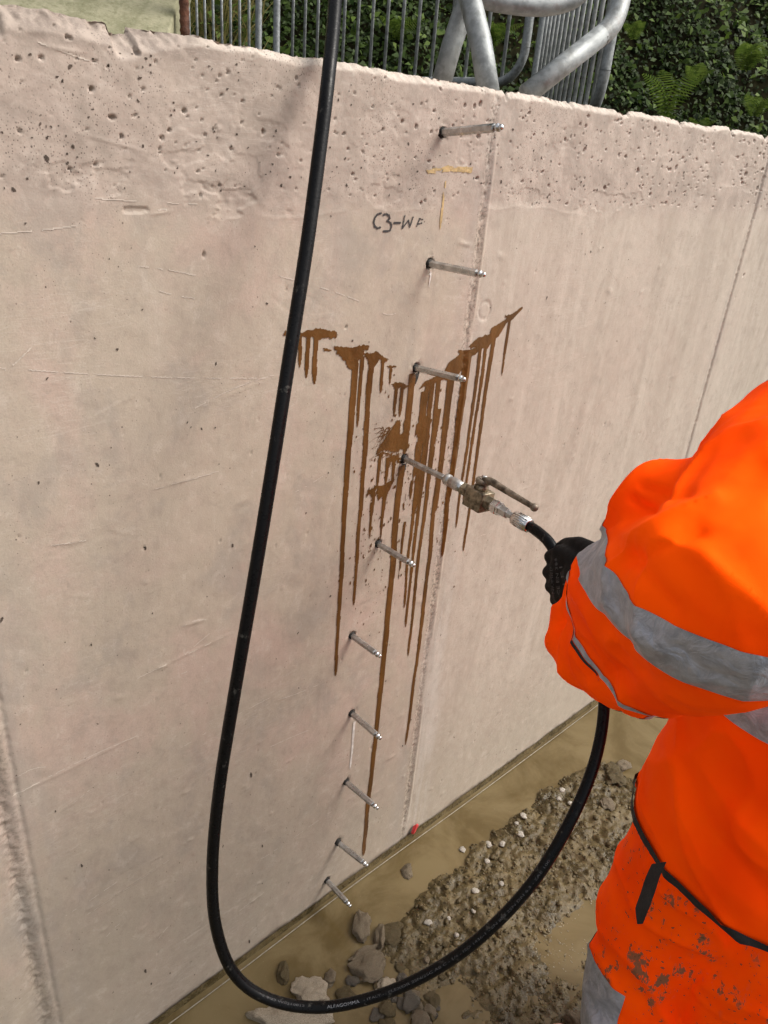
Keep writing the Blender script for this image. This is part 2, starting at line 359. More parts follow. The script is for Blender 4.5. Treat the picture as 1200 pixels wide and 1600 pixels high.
# flakes: shallow spalls in the top lift
sp = sstep(0.640, 0.652, fbm(GX*11, GZ*19, 41, 6)); D -= sp*0.0009*up*sstep(1.76, 1.60, GZ)*(0.5+fbm(GX*90, GZ*90, 43, 3))
sp2 = sstep(0.600, 0.615, fbm(GX*14, GZ*36, 45, 6))*np.exp(-((GZ-1.565)/0.022)**2)*sstep(0.7, 0.5, GX); D -= sp2*0.0026*(0.4+fbm(GX*100, GZ*100, 47, 3))
PITN = fbm(GX*260, GZ*260, 99, 2)
def dent(x, z, r, depth, ax=1.0, rot=0.0, power=2.0):
    i0, i1 = np.searchsorted(zs, [z-r*2.2, z+r*2.2]); j0, j1 = np.searchsorted(xs, [x-r*2.2*max(1, ax), x+r*2.2*max(1, ax)])
    if i1 <= i0 or j1 <= j0: return
    dx = GX[i0:i1, j0:j1]-x; dz = GZ[i0:i1, j0:j1]-z
    c, s = math.cos(rot), math.sin(rot); u = (c*dx+s*dz)/ax; v = -s*dx+c*dz
    q = np.sqrt(u*u+v*v)/r*(1+(0.7*(PITN[i0:i1, j0:j1]-0.5) if power > 2 else 0))
    D[i0:i1, j0:j1] -= depth*np.exp(-(q**power))
def ridge(p, q, w, h):
    (x0, z0), (x1, z1) = p, q
    j0, j1 = np.searchsorted(xs, [min(x0, x1)-0.02, max(x0, x1)+0.02]); i0, i1 = np.searchsorted(zs, [min(z0, z1)-0.02, max(z0, z1)+0.02])
    dx, dz = x1-x0, z1-z0; L2 = dx*dx+dz*dz
    t = np.clip(((GX[i0:i1, j0:j1]-x0)*dx+(GZ[i0:i1, j0:j1]-z0)*dz)/L2, 0, 1)
    d = np.hypot(GX[i0:i1, j0:j1]-x0-t*dx, GZ[i0:i1, j0:j1]-z0-t*dz)
    D[i0:i1, j0:j1] += h*np.exp(-(d/w)**2)*np.sin(np.pi*np.clip(t*0.9+0.05, 0, 1))
# joints
gr = fbm(GX*130, GZ*130, 55, 3)
def joint(jx, w, d, rough):
    m = np.exp(-((GX-jx)/w)**2); D[:] = D-m*(d+rough*(gr-0.4))
joint(1.068+0.0, 0.0055, 0.0012, 0.0042); D += 0.0022*np.exp(-((GX-1.081)/0.004)**2)*sstep(0.35, 0.6, fbm(GX*0+3, GZ*9, 5))
joint(0.172, 0.010, 0.005, 0.008); joint(0.196, 0.004, 0.002, 0.004); D += 0.006*sstep(0.16, 0.12, GX); joint(2.172, 0.0036, 0.002, 0.005)
D += 0.003*sstep(2.17, 2.18, GX)
# bug holes
for k in range(620):                           # top lift
    x = RNG.uniform(0.2, 2.6); z = 1.57+RNG.random()**0.9*0.165
    r = min(0.0030, 0.0008*math.exp(RNG.normal(0, 0.5))+0.0003)*(0.58+0.40*x); dent(x, z, r, r*1.8+0.0022, RNG.uniform(0.8, 1.9), RNG.uniform(0, 3.14), 5)
for k in range(300):
    x = RNG.uniform(0.2, 2.6); z = RNG.uniform(0.03, 1.55)
    r = min(0.0022, 0.0007*math.exp(RNG.normal(0, 0.35))+0.0003); dent(x, z, r, r*2.0, RNG.uniform(0.8, 1.6), RNG.uniform(0, 3.14), 3)
for px, py, s in ((105, 58, 5), (318, 397, 6), (190, 213, 6), (142, 139, 6), (411, 206, 6), (28, 92, 5), (657, 317, 6), (264, 203, 5), (462, 122, 5), (627, 190, 6), (725, 165, 6), (540, 510, 5), (1160, 430, 9), (750, 162, 9), (740, 166, 7), (858, 290, 5), (800, 250, 4),
                  (110, 60, 4), (225, 857, 3), (430, 853, 4), (945, 662, 5), (881, 694, 3.5), (832, 320, 5)):
    x, z = onwall(px, py); dent(x, z, s*0.00044, s*0.0013, 0.7, 0.25, 5)
# form marks, scratches and blisters
for a, b_, w, h in (((215, 1060), (370, 985), 2.2, 1.2), ((20, 1245), (215, 1150), 2.2, 1.6), ((285, 978), (322, 968), 2.2, 2.4), ((610, 275), (700, 268), 1, 0), ((80, 852), (135, 844), 1.8, 1.3),
                 ((235, 765), (345, 735), 1.6, 0.9), ((65, 1290), (140, 1235), 1.8, 1.0), ((133, 1272), (150, 1268), 2.2, 1.6), ((292, 1315), (302, 1310), 2.5, 2.2), ((300, 640), (450, 580), 1.6, 0.9),
                 ((235, 335), (268, 330), 2, 1.6), ((110, 205), (240, 240), 1.6, 0.9), ((712, 378), (738, 384), 3.2, 2.6), ((600, 880), (625, 872), 1.6, 1), ((120, 1440), (270, 1340), 1.8, 1.0),
                 ((240, 1500), (400, 1395), 1.5, -1.4), ((355, 1500), (470, 1370), 1.6, -1.8), ((700, 1225), (800, 1150), 1.3, -0.9), ((60, 70), (140, 85), 2, 1.2), ((420, 430), (560, 510), 1.3, -0.6)):
    if h: ridge(onwall(*a), onwall(*b_), w*0.0009, h*0.0007)
for k in range(120):
    x = RNG.uniform(0.2, 2.4); z = RNG.uniform(0.05, 1.5); a = RNG.normal(0.15, 0.5); L = RNG.uniform(0.01, 0.09)
    ridge((x, z), (x+L*math.cos(a), z+L*math.sin(a)), 0.0014, RNG.choice([1, 1, -1])*RNG.uniform(0.0003, 0.0008))
for k in range(110):
    dent(RNG.uniform(0.2, 2.4), RNG.uniform(0.05, 1.5), RNG.uniform(0.002, 0.007), -RNG.uniform(0.0005, 0.0016), RNG.uniform(1, 2.2), RNG.uniform(-0.4, 0.6))
cx_, cz_ = onwall(757, 485); rr = np.hypot(GX-cx_, GZ-cz_); D -= 0.0018*np.exp(-((rr-0.0165)/0.0022)**2)+0.0006*(rr < 0.016)
# packer holes: pockets drilled in
PK = [(692, 207, 785, 196), (671, 412, 758, 429), (650, 575, 727, 593), (632, 717, 700, 750), (591, 850, 648, 884), (550, 993, 595, 1027),
      (550, 1115, 595, 1154), (541, 1222, 591, 1263), (529, 1317, 574, 1353), (511, 1376, 548, 1416)]
for q in PK:
    x, z = onwall(q[0], q[1])
    rag = 0.0095+0.003*(fbm(GX*90, GZ*90, 77, 2)-0.5); hr = np.hypot(GX-x, GZ-z)
    D[:] = np.where(hr < rag, D-0.022*sstep(0.0, 0.0035, rag-hr), D)
    D -= 0.0015*np.exp(-((hr-0.012)/0.004)**2)*(fbm(GX*120, GZ*120, 78, 2) > 0.5)
# broken arris
top = TOPZ+0.006*(fbm(xs*9, xs*0, 61)-0.5)+0.007*(fbm(xs*21, xs*0+3, 62, 6)-0.5)
top -= 0.008*sstep(0.62, 0.68, fbm(xs*16, xs*0+4, 63))
ch = 0.007+0.014*sstep(0.56, 0.44, xs)+0.010*(fbm(xs*20, xs*0, 64)-0.3)
ZZ = np.minimum(GZ, top[None, :])
over = np.clip((ZZ-(top-ch)[None, :])/np.maximum(ch, 1e-4)[None, :], 0, 1)
D -= over**1.4*ch[None, :]*(0.9+0.9*(fbm(GX*70, GZ*70, 65, 3)-0.5))*1.1
D += over*0.010*(fbm(GX*130, GZ*130, 66, 4)-0.5); ZZ = ZZ+over*0.0035*(fbm(GX*170, GZ*60, 67, 4)-0.5)
def dwall(x, z):                                # bilinear lookup of the relief
    j = np.clip(np.searchsorted(xs, x)-1, 0, len(xs)-2); i = np.clip(np.searchsorted(zs, z)-1, 0, len(zs)-2)
    u = np.clip((x-xs[j])/(xs[j+1]-xs[j]), 0, 1); v = np.clip((z-zs[i])/(zs[i+1]-zs[i]), 0, 1)
    return (D[i, j]*(1-u)+D[i, j+1]*u)*(1-v)+(D[i+1, j]*(1-u)+D[i+1, j+1]*u)*v
wall = tag(empty('concrete_wall'), 'long pinkish beige cast concrete wall with pitted top, joints and brown resin runs', 'wall')
# extra rows wrap over the rough top
trow_y = np.array([0.012, 0.03, 0.06, 0.11, 0.18, 0.26, WT])
def wall_panel(j0, j1):
    n = j1-j0+1; V = []
    V.append(np.stack([GX[:, j0:j1+1], -D[:, j0:j1+1], ZZ[:, j0:j1+1]], -1).reshape(-1, 3))
    for k, y in enumerate(trow_y):
        xx = xs[j0:j1+1]; z = top[j0:j1+1]*0+TOPZ-0.004+0.012*(fbm(xx*60, xx*0+y*60, 90, 3)-0.5)+(top[j0:j1+1]-TOPZ)*max(0, 1-y*20)
        V.append(np.stack([xx, np.maximum(y, -D[-1, j0:j1+1]+0.003), z-0.004], -1))
    V.append(np.stack([xs[j0:j1+1], np.full(n, WT), np.full(n, -0.05)], -1))
    V = np.vstack(V); rows = len(V)//n
    a = (np.arange(rows-1)[:, None]*n+np.arange(n-1)[None, :]).ravel()
    return quadmesh(V, np.stack([a, a+1, a+n+1, a+n], 1))
cuts = [0, int(np.searchsorted(xs, 0.172)), int(np.searchsorted(xs, 1.068)), int(np.searchsorted(xs, 2.172)), len(xs)-1]
for a, b_ in zip(cuts[:-1], cuts[1:]):
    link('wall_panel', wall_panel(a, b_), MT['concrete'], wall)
for x0, x1 in ((-4.0, -0.1195), (2.995, 9.0)):     # plain bays beyond what was cast in detail
    link('wall_panel', obox(((x0+x1)/2, WT/2, TOPZ/2-0.03), ((x1-x0)/2, 0, 0), (0, WT/2-0.001, 0), (0, 0, TOPZ/2+0.02), 0.008), MT['concrete'], wall)

# stains and marks that lie on the wall: small raster sheets following its relief
SR = 0.0011; SX0, SZ0, SNX, SNZ = 0.16, -0.01, 1500, 1600
claimed = np.zeros((SNZ, SNX), bool)
SGX, SGZ = np.meshgrid(SX0+(np.arange(SNX)+0.5)*SR, SZ0+(np.arange(SNZ)+0.5)*SR)
EDGE = (fbm(SGX*140, SGZ*140, 70, 3)-0.5)
def sheet(name, mask, mat, off, claim=True):
    if claim:
        mask = mask & ~claimed; claimed[mask] = True
    ii, jj = np.nonzero(mask)
    if not len(ii): return None
    key = np.unique(np.concatenate([(ii+a)*(SNX+1)+(jj+b_) for a in (0, 1) for b_ in (0, 1)]))
    lut = np.full((SNZ+1)*(SNX+1), -1); lut[key] = np.arange(len(key))
    gx = SX0+(key % (SNX+1))*SR; gz = SZ0+(key//(SNX+1))*SR
    V = np.stack([gx, -dwall(gx, gz)-off, gz], -1)
    k = ii*(SNX+1)+jj
    return link(name, quadmesh(V, np.stack([lut[k], lut[k+1], lut[k+SNX+2], lut[k+SNX+1]], 1)), mat, wall)
def poly_mask(pts, rag=0.004):
    P = np.array([onwall(*p) for p in pts]); x = SGX+EDGE*rag*1.2; z = SGZ+EDGE.T[:1].mean()*0+EDGE*rag
    x0, x1, z0, z1 = P[:, 0].min()-0.01, P[:, 0].max()+0.01, P[:, 1].min()-0.01, P[:, 1].max()+0.01
    m = np.zeros_like(claimed); j0, j1 = [int(np.clip((v-SX0)/SR, 0, SNX)) for v in (x0, x1)]; i0, i1 = [int(np.clip((v-SZ0)/SR, 0, SNZ)) for v in (z0, z1)]
    xx = x[i0:i1, j0:j1]; zz = z[i0:i1, j0:j1]; ins = np.zeros_like(xx, bool)
    for a in range(len(P)):
        (ax, az), (bx, bz) = P[a], P[(a+1) % len(P)]
        if az == bz: continue
        c = ((az > zz) != (bz > zz)) & (xx < (bx-ax)*(zz-az)/(bz-az)+ax); ins ^= c
    m[i0:i1, j0:j1] = ins; return m
def run_mask(x, z0, z1, w0, w1, seed, wob=0.0015, broken=0.0):
    j0, j1 = [int(np.clip((v-SX0)/SR, 0, SNX)) for v in (x-0.03, x+0.03)]; i0, i1 = [int(np.clip((v-SZ0)/SR, 0, SNZ)) for v in (z1-0.01, z0+0.002)]
    xx = SGX[i0:i1, j0:j1]; zz = SGZ[i0:i1, j0:j1]; t = np.clip((z0-zz)/(z0-z1), 0, 1)
    c = x+wob*2*(fbm(zz*9, zz*0, seed, 2)-0.5)
    w = (w0+(w1-w0)*t)*(1-0.0)+0.0022*(fbm(zz*40, zz*0+9, seed+3, 2)-0.5)+0.0012*EDGE[i0:i1, j0:j1]
    w = w*np.sqrt(np.clip((zz-z1)/0.016, 0, 1))
    m = np.zeros_like(claimed); mm = np.abs(xx-c) < w/2
    if broken: mm &= ~(fbm(xx*70, zz*22, seed+5, 3) > 1-broken)
    m[i0:i1, j0:j1] = mm; return m
def rg(X, Y): return 420+X/2.857, 460+Y/2.857          # zoomed tracing -> photograph
def run(top_, bot, w0, w1, seed, name='resin_run', broken=0.0, use='top', mat='resin'):
    xt, zt = onwall(*top_); xb, zb = onwall(*bot); x = {'top': xt, 'bot': xb, 'mid': (xt+xb)/2}[use]
    sheet(name, run_mask(x, zt, zb, w0*0.00128, w1*0.00128, seed, 0.0032, broken), MT[mat], 0.0009)
polyA = [(65, 165), (90, 160), (150, 165), (170, 157), (230, 152), (290, 160), (308, 185), (290, 198), (200, 194), (150, 190), (120, 185), (70, 180)]
polyC = [(285, 228), (330, 235), (365, 240), (400, 225), (445, 230), (440, 248), (415, 250), (425, 262), (470, 255), (520, 280), (528, 298), (490, 290), (478, 310), (455, 340), (440, 300), (420, 272), (398, 292), (388, 345), (365, 340), (330, 290), (305, 255)]
polyE = [(545, 400), (575, 394), (600, 400), (638, 402), (640, 415), (615, 415), (600, 420), (575, 416), (560, 420)]
polyG = [(665, 428), (690, 392), (740, 365), (785, 338), (800, 305), (850, 265), (845, 245), (880, 248), (920, 240), (890, 232), (902, 218), (935, 190), (985, 175), (990, 150), (1025, 130), (1060, 105), (1050, 92), (1080, 90), (1132, 50), (1130, 64), (1085, 112), (1060, 126), (1022, 190), (1000, 200), (975, 240), (945, 245), (925, 262), (905, 275), (880, 310), (850, 350), (800, 378), (760, 385), (720, 405), (690, 410)]
polyI = [(570, 560), (622, 562), (626, 600), (612, 650), (602, 688), (560, 702), (520, 690), (490, 702), (470, 722), (488, 682), (518, 640), (545, 600)]
polyJ = [(484, 704), (520, 702), (548, 712), (575, 722), (590, 762), (562, 742), (556, 800), (545, 740), (530, 780), (520, 735), (503, 725)]
polyK = [(440, 872), (465, 862), (480, 848), (500, 852), (548, 828), (560, 800), (572, 800), (545, 855), (522, 905), (500, 905), (472, 935), (452, 985), (440, 962), (452, 918), (436, 895)]
polyB = [(238, 236), (262, 240), (282, 250), (268, 256), (245, 250)]
polyD = [(522, 317), (545, 320), (570, 318), (562, 326), (540, 328)]
HOLES = fbm(SGX*75, SGZ*38, 171, 4) > 0.415
for P_ in (polyA, polyB, polyC, polyD, polyE, polyG, polyI, polyJ, polyK):
    m_ = poly_mask([rg(*p) for p in P_], 0.007)
    if P_ in (polyI, polyJ, polyK): m_ &= HOLES
    sheet('resin_splash', m_, MT['resin'], 0.0010)
K = 0
for (a, b_, w0, w1) in (((135, 188), (135, 326), 5.5, 5), ((177, 188), (172, 372), 6.5, 6), ((212, 190), (205, 400), 6.5, 6.5), ((410, 280), (393, 592), 6.5, 5), ((510, 290), (500, 440), 6, 5), ((546, 322), (545, 398), 5, 5),
                      ((565, 405), (555, 545), 6, 5), ((595, 405), (586, 545), 6.5, 6), ((630, 405), (622, 480), 6, 5), ((1078, 112), (1035, 365), 7, 3.5), ((1008, 180), (865, 1145), 9.5, 5), ((968, 225), (870, 930), 7, 5), ((940, 235), (838, 1040), 8, 4.5),
                      ((495, 715), (486, 860), 5, 6), ((530, 730), (524, 850), 7, 6), ((557, 745), (552, 840), 6, 5), ((458, 930), (445, 1090), 6, 3.5), ((518, 880), (500, 1092), 8, 3.5), ((490, 860), (440, 1000), 5, 4)):
    K += 1; run(rg(*a), rg(*b_), w0, w1, 100+K, use='mid')
for (a, b_, w0, w1, br) in (((556, 568), (521, 1057), 11, 5.5, 0), ((581, 566), (552, 945), 10, 5, 0), ((650, 583), (628, 712), 13, 11, 0), ((628, 728), (567, 1338), 13, 9, 0), ((664, 602), (632, 949), 9, 4.5, 0), ((672, 598), (636, 978), 9, 5, 0),
                          ((682, 595), (640, 1023), 9.5, 5, 0), ((700, 590), (637, 1161), 10.5, 6, 0), ((727, 548), (692, 868), 17, 6, 0), ((692, 590), (661, 770), 8, 7, 0.25), ((656, 640), (640, 780), 9, 6, 0.42), ((668, 650), (650, 800), 15, 8, 0.3), ((684, 640), (668, 760), 14, 8, 0.28), ((676, 655), (652, 730), 14, 10, 0.3),
                          ((712, 586), (676, 800), 9, 6, 0.12), ((662, 612), (645, 745), 8, 7, 0.2), ((641, 760), (622, 800), 7, 3, 0.4), ((633, 815), (622, 905), 5, 3, 0.45)):
    K += 1; run(a, b_, w0, w1, 100+K, broken=br, use='mid')
m = np.zeros_like(claimed)                     # spatter
for k in range(420):
    if k < 250: px, py = RNG.normal(640, 32), RNG.normal(735, 75)
    else: px, py = RNG.normal(585, 22), RNG.normal(830, 75)
    x, z = onwall(px, py); r = min(0.004, 0.0009*math.exp(RNG.normal(0, 0.5))); a = RNG.uniform(1, 2.6)
    j, i = int((x-SX0)/SR), int((z-SZ0)/SR); q = 9
    if 10 < i < SNZ-10 and 10 < j < SNX-10: m[i-q:i+q, j-q:j+q] |= ((SGX[i-q:i+q, j-q:j+q]-x)/r)**2+((SGZ[i-q:i+q, j-q:j+q]-z)/(r*a))**2 < 1
for k in range(90):                            # frayed rays round the splash by the fourth packer
    a = RNG.uniform(0.6, 1.75)*math.pi; c0 = onwall(*rg(RNG.uniform(500, 590), RNG.uniform(590, 720))); L = RNG.uniform(0.012, 0.032)
    for s in np.linspace(0, 1, 14):
        x, z = c0[0]+math.cos(a)*L*s, c0[1]+math.sin(a)*L*s*0.8-0.01*s*s; j, i = int((x-SX0)/SR), int((z-SZ0)/SR); m[i, j] = True
        if s < 0.5: m[i, j+1] = True
so_ = sheet('resin_spatter', m, MT['resin'], 0.0009); so_['kind'] = 'stuff'
# dark stain and painted shade under the two leaking holes
run((650, 583), (648, 600), 11, 8, 301, 'stain_shade_mark', mat='hole'); run((632, 724), (629, 742), 10, 7, 302, 'stain_shade_mark', mat='hole')
# lime runs and yellow marker
run((553, 1128), (552, 1198), 5, 4, 310, 'lime_run', use='top', mat='chalk'); run((671, 425), (671, 470), 4, 3, 311, 'lime_run', broken=0.5, mat='chalk')
sheet('yellow_mark', poly_mask([(664, 266), (700, 258), (737, 261), (736, 269), (700, 268), (668, 271)], 0.004) & (fbm(SGX*60, SGZ*140, 12, 4) > 0.38), MT['yellow'], 0.0008)
sheet('yellow_mark', run_mask(onwall(693, 290)[0], onwall(693, 284)[1], onwall(687, 358)[1], 0.006, 0.005, 330, 0.002) & (fbm(SGX*120, SGZ*40, 13, 4) > 0.42), MT['yellow'], 0.0008)
# pale hairlines left by the form, and dark flecks for dirt and the painted shade of small pits
hm = np.zeros_like(claimed)
def hair(P, Q, w, keep):
    (ax, az), (bx, bz) = P, Q; n_ = int(math.hypot(bx-ax, bz-az)/SR*1.6)+2; bow = RNG.normal(0, .004)
    for k in range(n_):
        t_ = k/n_
        if fbm(np.array(t_*n_*.05), np.array(ax*77), 5, 2) > keep: continue
        x, z = ax+(bx-ax)*t_, az+(bz-az)*t_+bow*math.sin(t_*3.14); j, i = int((x-SX0)/SR), int((z-SZ0)/SR)
        if 2 < i < SNZ-3 and 2 < j < SNX-3: hm[i:i+w, j] = True
for a, b_ in (((215, 1060), (370, 985)), ((20, 1245), (215, 1150)), ((285, 979), (322, 968)), ((80, 852), (135, 844)), ((235, 765), (345, 735)), ((65, 1290), (140, 1235)), ((300, 640), (450, 580)), ((0, 365), (140, 350)), ((210, 415), (305, 430)), ((0, 575), (440, 590)),
              ((235, 335), (268, 330)), ((60, 66), (140, 95)), ((120, 1440), (270, 1340)), ((250, 455), (305, 466)), ((150, 310), (330, 320)), ((20, 1220), (90, 1200)), ((280, 1170), (420, 1090)), ((430, 430), (560, 470))):
    hair(onwall(*a), onwall(*b_), 1, .58)
for k in range(46):
    x, z, a = RNG.uniform(.2, 1.7), RNG.uniform(.05, 1.5), RNG.normal(.25, .45); L_ = RNG.uniform(.02, .14); hair((x, z), (x+L_*math.cos(a), z+L_*math.sin(a)), 1, .52)
so_ = sheet('form_scratches', hm, MT['hairline'], .0006, False); so_['kind'] = 'stuff'
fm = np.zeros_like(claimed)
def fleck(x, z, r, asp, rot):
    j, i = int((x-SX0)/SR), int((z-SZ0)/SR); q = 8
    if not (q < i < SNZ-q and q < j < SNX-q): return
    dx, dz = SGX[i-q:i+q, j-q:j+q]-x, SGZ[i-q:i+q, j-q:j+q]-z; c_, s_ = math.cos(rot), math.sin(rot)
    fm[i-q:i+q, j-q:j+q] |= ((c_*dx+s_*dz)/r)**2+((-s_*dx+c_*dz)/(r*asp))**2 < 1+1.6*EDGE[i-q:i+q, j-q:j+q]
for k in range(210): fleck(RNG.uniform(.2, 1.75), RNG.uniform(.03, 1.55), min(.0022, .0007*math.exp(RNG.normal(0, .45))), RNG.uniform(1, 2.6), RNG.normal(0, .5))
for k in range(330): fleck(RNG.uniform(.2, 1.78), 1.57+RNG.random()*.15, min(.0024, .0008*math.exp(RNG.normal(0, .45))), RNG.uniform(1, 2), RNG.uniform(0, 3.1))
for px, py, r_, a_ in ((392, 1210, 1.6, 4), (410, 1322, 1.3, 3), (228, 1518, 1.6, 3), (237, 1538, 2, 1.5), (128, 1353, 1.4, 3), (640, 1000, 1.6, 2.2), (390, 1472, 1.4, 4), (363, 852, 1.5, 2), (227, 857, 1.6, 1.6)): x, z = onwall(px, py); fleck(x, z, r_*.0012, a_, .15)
so_ = sheet('dirt_shade_flecks', fm & ~claimed, MT['fleck'], .0006, False); so_['kind'] = 'stuff'  # dark sheet: dirt together with painted bug-hole shade
# handwriting
def stroke_mask(pts, w):
    P = np.array([onwall(*p) for p in pts]); m = np.zeros_like(claimed)
    for (ax, az), (bx, bz) in zip(P[:-1], P[1:]):
        j0, j1 = [int((v-SX0)/SR) for v in (min(ax, bx)-0.006, max(ax, bx)+0.006)]; i0, i1 = [int((v-SZ0)/SR) for v in (min(az, bz)-0.006, max(az, bz)+0.006)]
        xx = SGX[i0:i1, j0:j1]; zz = SGZ[i0:i1, j0:j1]; L2 = (bx-ax)**2+(bz-az)**2+1e-12
        t = np.clip(((xx-ax)*(bx-ax)+(zz-az)*(bz-az))/L2, 0, 1)
        m[i0:i1, j0:j1] |= np.hypot(xx-ax-t*(bx-ax), zz-az-t*(bz-az)) < w/2
    return m
def tx(X, Y): return 560+X/8.571, 310+Y/8.571
LET = [([(288, 195), (240, 212), (205, 260), (190, 320), (205, 375), (240, 395), (278, 388)], 2.4), ([(320, 220), (355, 205), (395, 225), (408, 265), (372, 300), (418, 325), (432, 365), (405, 430), (370, 435), (322, 436)], 2.4),
       ([(462, 325), (544, 325)], 2.4), ([(604, 230), (572, 400), (655, 290), (675, 375), (716, 252)], 2.0), ([(808, 265), (765, 375)], 1.5), ([(800, 268), (850, 280)], 1.3), ([(790, 340), (838, 328)], 1.5)]
for pts, w in LET:
    sheet('pen_stroke', stroke_mask([tx(*p) for p in pts], w*0.00125), MT['pen'], 0.0009)
# foot of the wall: mud line and thin sealing strip
fx = np.linspace(0.0, 2.9, 300)
V = []
for x in fx:
    h = 0.012+0.010*float(fbm(np.array(x*14), np.array(1.0), 5)); V += [(x, -float(dwall(np.array(x), np.array(0.0)))-0.004, h), (x, -float(dwall(np.array(x), np.array(0.0)))-0.012, -0.02)]
link('mud_line', mesh(V, [(2*i, 2*i+1, 2*i+3, 2*i+2) for i in range(len(fx)-1)]), MT['mud'], wall)
link('sealing_strip', tube([(x, -0.019-0.0018*math.sin(x*5), 0.0035+0.0015*math.sin(x*9)) for x in np.linspace(-0.2, 2.95, 120)], 0.0015, 6), MT['gritgrey'], wall)

# ------------------------------------------------------------------ ground in the pit
gx = np.concatenate([np.arange(-2.0, 0.3, 0.06), np.arange(0.3, 2.4, 0.0048), np.arange(2.4, 5.0, 0.02)])
gy = np.concatenate([np.arange(-3.0, -0.95, 0.02), np.arange(-0.95, 0.012, 0.0048)])
AX, AY = np.meshgrid(gx, gy)
def ground_h(x, y):
    # heap of mud along a line roughly parallel to the wall; puddles on either side
    edge = -0.112-0.05*(fbm(x*3.1, y*0+1, 201)-0.5)-0.035*(fbm(x*14, y*14, 204)-0.5)-0.03*sstep(1.3, 1.9, x)
    left = sstep(0.62, 0.98, x+0.12*(fbm(x*7, y*7, 202)-0.5)-0.04*sstep(-0.2, -0.42, y))
    h = (sstep(0.0, 0.055, edge-y)*left)*0.028-0.013
    h = h*(1-0.55*sstep(-0.36, -0.47, y+0.05*(fbm(x*9, y*9, 206)-0.5)))
    h -= 0.022*np.exp(-((x-1.26)/0.13)**2-((y+0.45)/0.05)**2)+0.02*np.exp(-((x-0.86)/0.06)**2-((y+0.36)/0.03)**2)
    h -= 0.03*sstep(1.72, 1.86, x+0.05*fbm(y*8, x*8, 3))*sstep(-0.5, -0.3, y)
    r = sstep(-0.010, 0.012, h)
    rg_ = 1-np.abs(fbm(x*24, y*24, 221, 3)-0.5)*4; h -= r*0.010*np.clip(rg_, 0, 1)**4
    h += r*(0.026*(fbm(x*16, y*16, 211, 5)-0.5)+0.013*(fbm(x*55, y*55, 212, 3)-0.5)+0.008*(fbm(x*130, y*130, 216, 2)-0.5))
    h += (1-r)*0.010*(fbm(x*12, y*12, 213, 4)-0.5)+(1-r)*0.006*(fbm(x*50, y*50, 219, 3)-0.5)
    far = sstep(-0.75, -1.2, y); h = h*(1-far)+far*(0.03+0.05*(fbm(x*3, y*3, 214)-0.5)+0.02*(fbm(x*14, y*14, 215)-0.5))
    return h
GH = ground_h(AX, AY); n = len(gx)
a = (np.arange(len(gy)-1)[:, None]*n+np.arange(n-1)[None, :]).ravel()
tag(link('mud_ground', quadmesh(np.stack([AX, AY, GH], -1).reshape(-1, 3), np.stack([a, a+1, a+n+1, a+n], 1)), MT['mud']), kind='structure')
tag(link('puddle_water', mesh([(-2, -2.9, 0), (5, -2.9, 0), (5, 0.02, 0), (-2, 0.02, 0)], [(0, 1, 2, 3)]), MT['water']), kind='structure')
tag(link('ground', mesh([(-60, -80, -0.09), (90, -80, -0.09), (90, 0.2, -0.09), (-60, 0.2, -0.09)], [(0, 1, 2, 3)]), MT['mud']), kind='structure')

def stone_mesh(seed, sub=2, rough=0.28, sq=0.0):
    bm = bmesh.new(); bmesh.ops.create_icosphere(bm, subdivisions=sub, radius=1.0); r = random.Random(seed)
    pl = [(Vector((r.gauss(0, 1), r.gauss(0, 1), r.gauss(0, 1))).normalized(), r.uniform(0.55, 0.85)) for _ in range(9)]
    for v in bm.verts:
        p = v.co.copy()
        for nrm, d in pl:
            e = p.dot(nrm)-d
            if e > 0: p -= nrm*e*0.92
        k = mnoise.noise(p*1.7+Vector((seed*3.1, 0, 0)))*rough+mnoise.noise(p*4.5+Vector((0, seed*2.3, 0)))*rough*0.45
        if sub > 3: k += mnoise.noise(p*9+Vector((seed, 1, 0)))*rough*.35+mnoise.noise(p*19)*rough*.2
        v.co = p*(1+k)
    return bm_mesh(bm)
STM = {'grey': stone_mat('wet_grey_stone', (0.085, 0.064, 0.038), (0.215, 0.172, 0.118), 0.3), 'pale': stone_mat('pale_concrete_rubble', (0.21, 0.17, 0.115), (0.46, 0.395, 0.305), 0.65),
       'dark': stone_mat('dark_wet_stone', (0.06, 0.05, 0.038), (0.11, 0.095, 0.075), 0.22), 'white': stone_mat('white_pebble', (0.22, 0.195, 0.155), (0.56, 0.52, 0.46), 0.45),
       'froth': stone_mat('brownish_froth', (0.26, 0.225, 0.16), (0.38, 0.34, 0.26), 0.3), 'clod': stone_mat('mud_clod', (0.048, 0.034, 0.013), (0.118, 0.088, 0.042), 0.35)}
def stone(px, py, w, h, hz, kind, label, name='stone', cat='stone', group=None, sub=3, rz=0.0, sink=0.35, rough=0.3):
    p = onground(px, py); s = np.linalg.norm(p-CAM)/F*0.98
    me = stone_mesh(int(px*7+py), sub+(1 if kind != 'white' else 0), rough); g = max(0.0, float(ground_h(np.array(p[0]), np.array(p[1]))))
    o = link(name, me, STM[kind], None, True)
    hz *= .75; o.scale = (w*s/2*.95, h*s/2*1.1, hz); o.rotation_euler = (0, 0, R(-45)+rz); o.location = (p[0], p[1], g+hz*(1-sink)*0.6)
    return tag(o, label, cat, group)
stone(567, 1450, 30, 46, 0.020, 'grey', 'blocky grey-brown stone standing in the puddle below the lowest packer')
stone(612, 1460, 42, 36, 0.018, 'clod', 'rounded muddy lump at the heap edge beside the blocky stone', 'mud_clod', 'mud')
stone(594, 1470, 18, 40, 0.016, 'grey', 'narrow upright grey stone between the blocky stone and the muddy lump')
stone(577, 1514, 56, 44, 0.020, 'grey', 'broad flat-topped grey rock lying in the muddy water', rz=0.4)
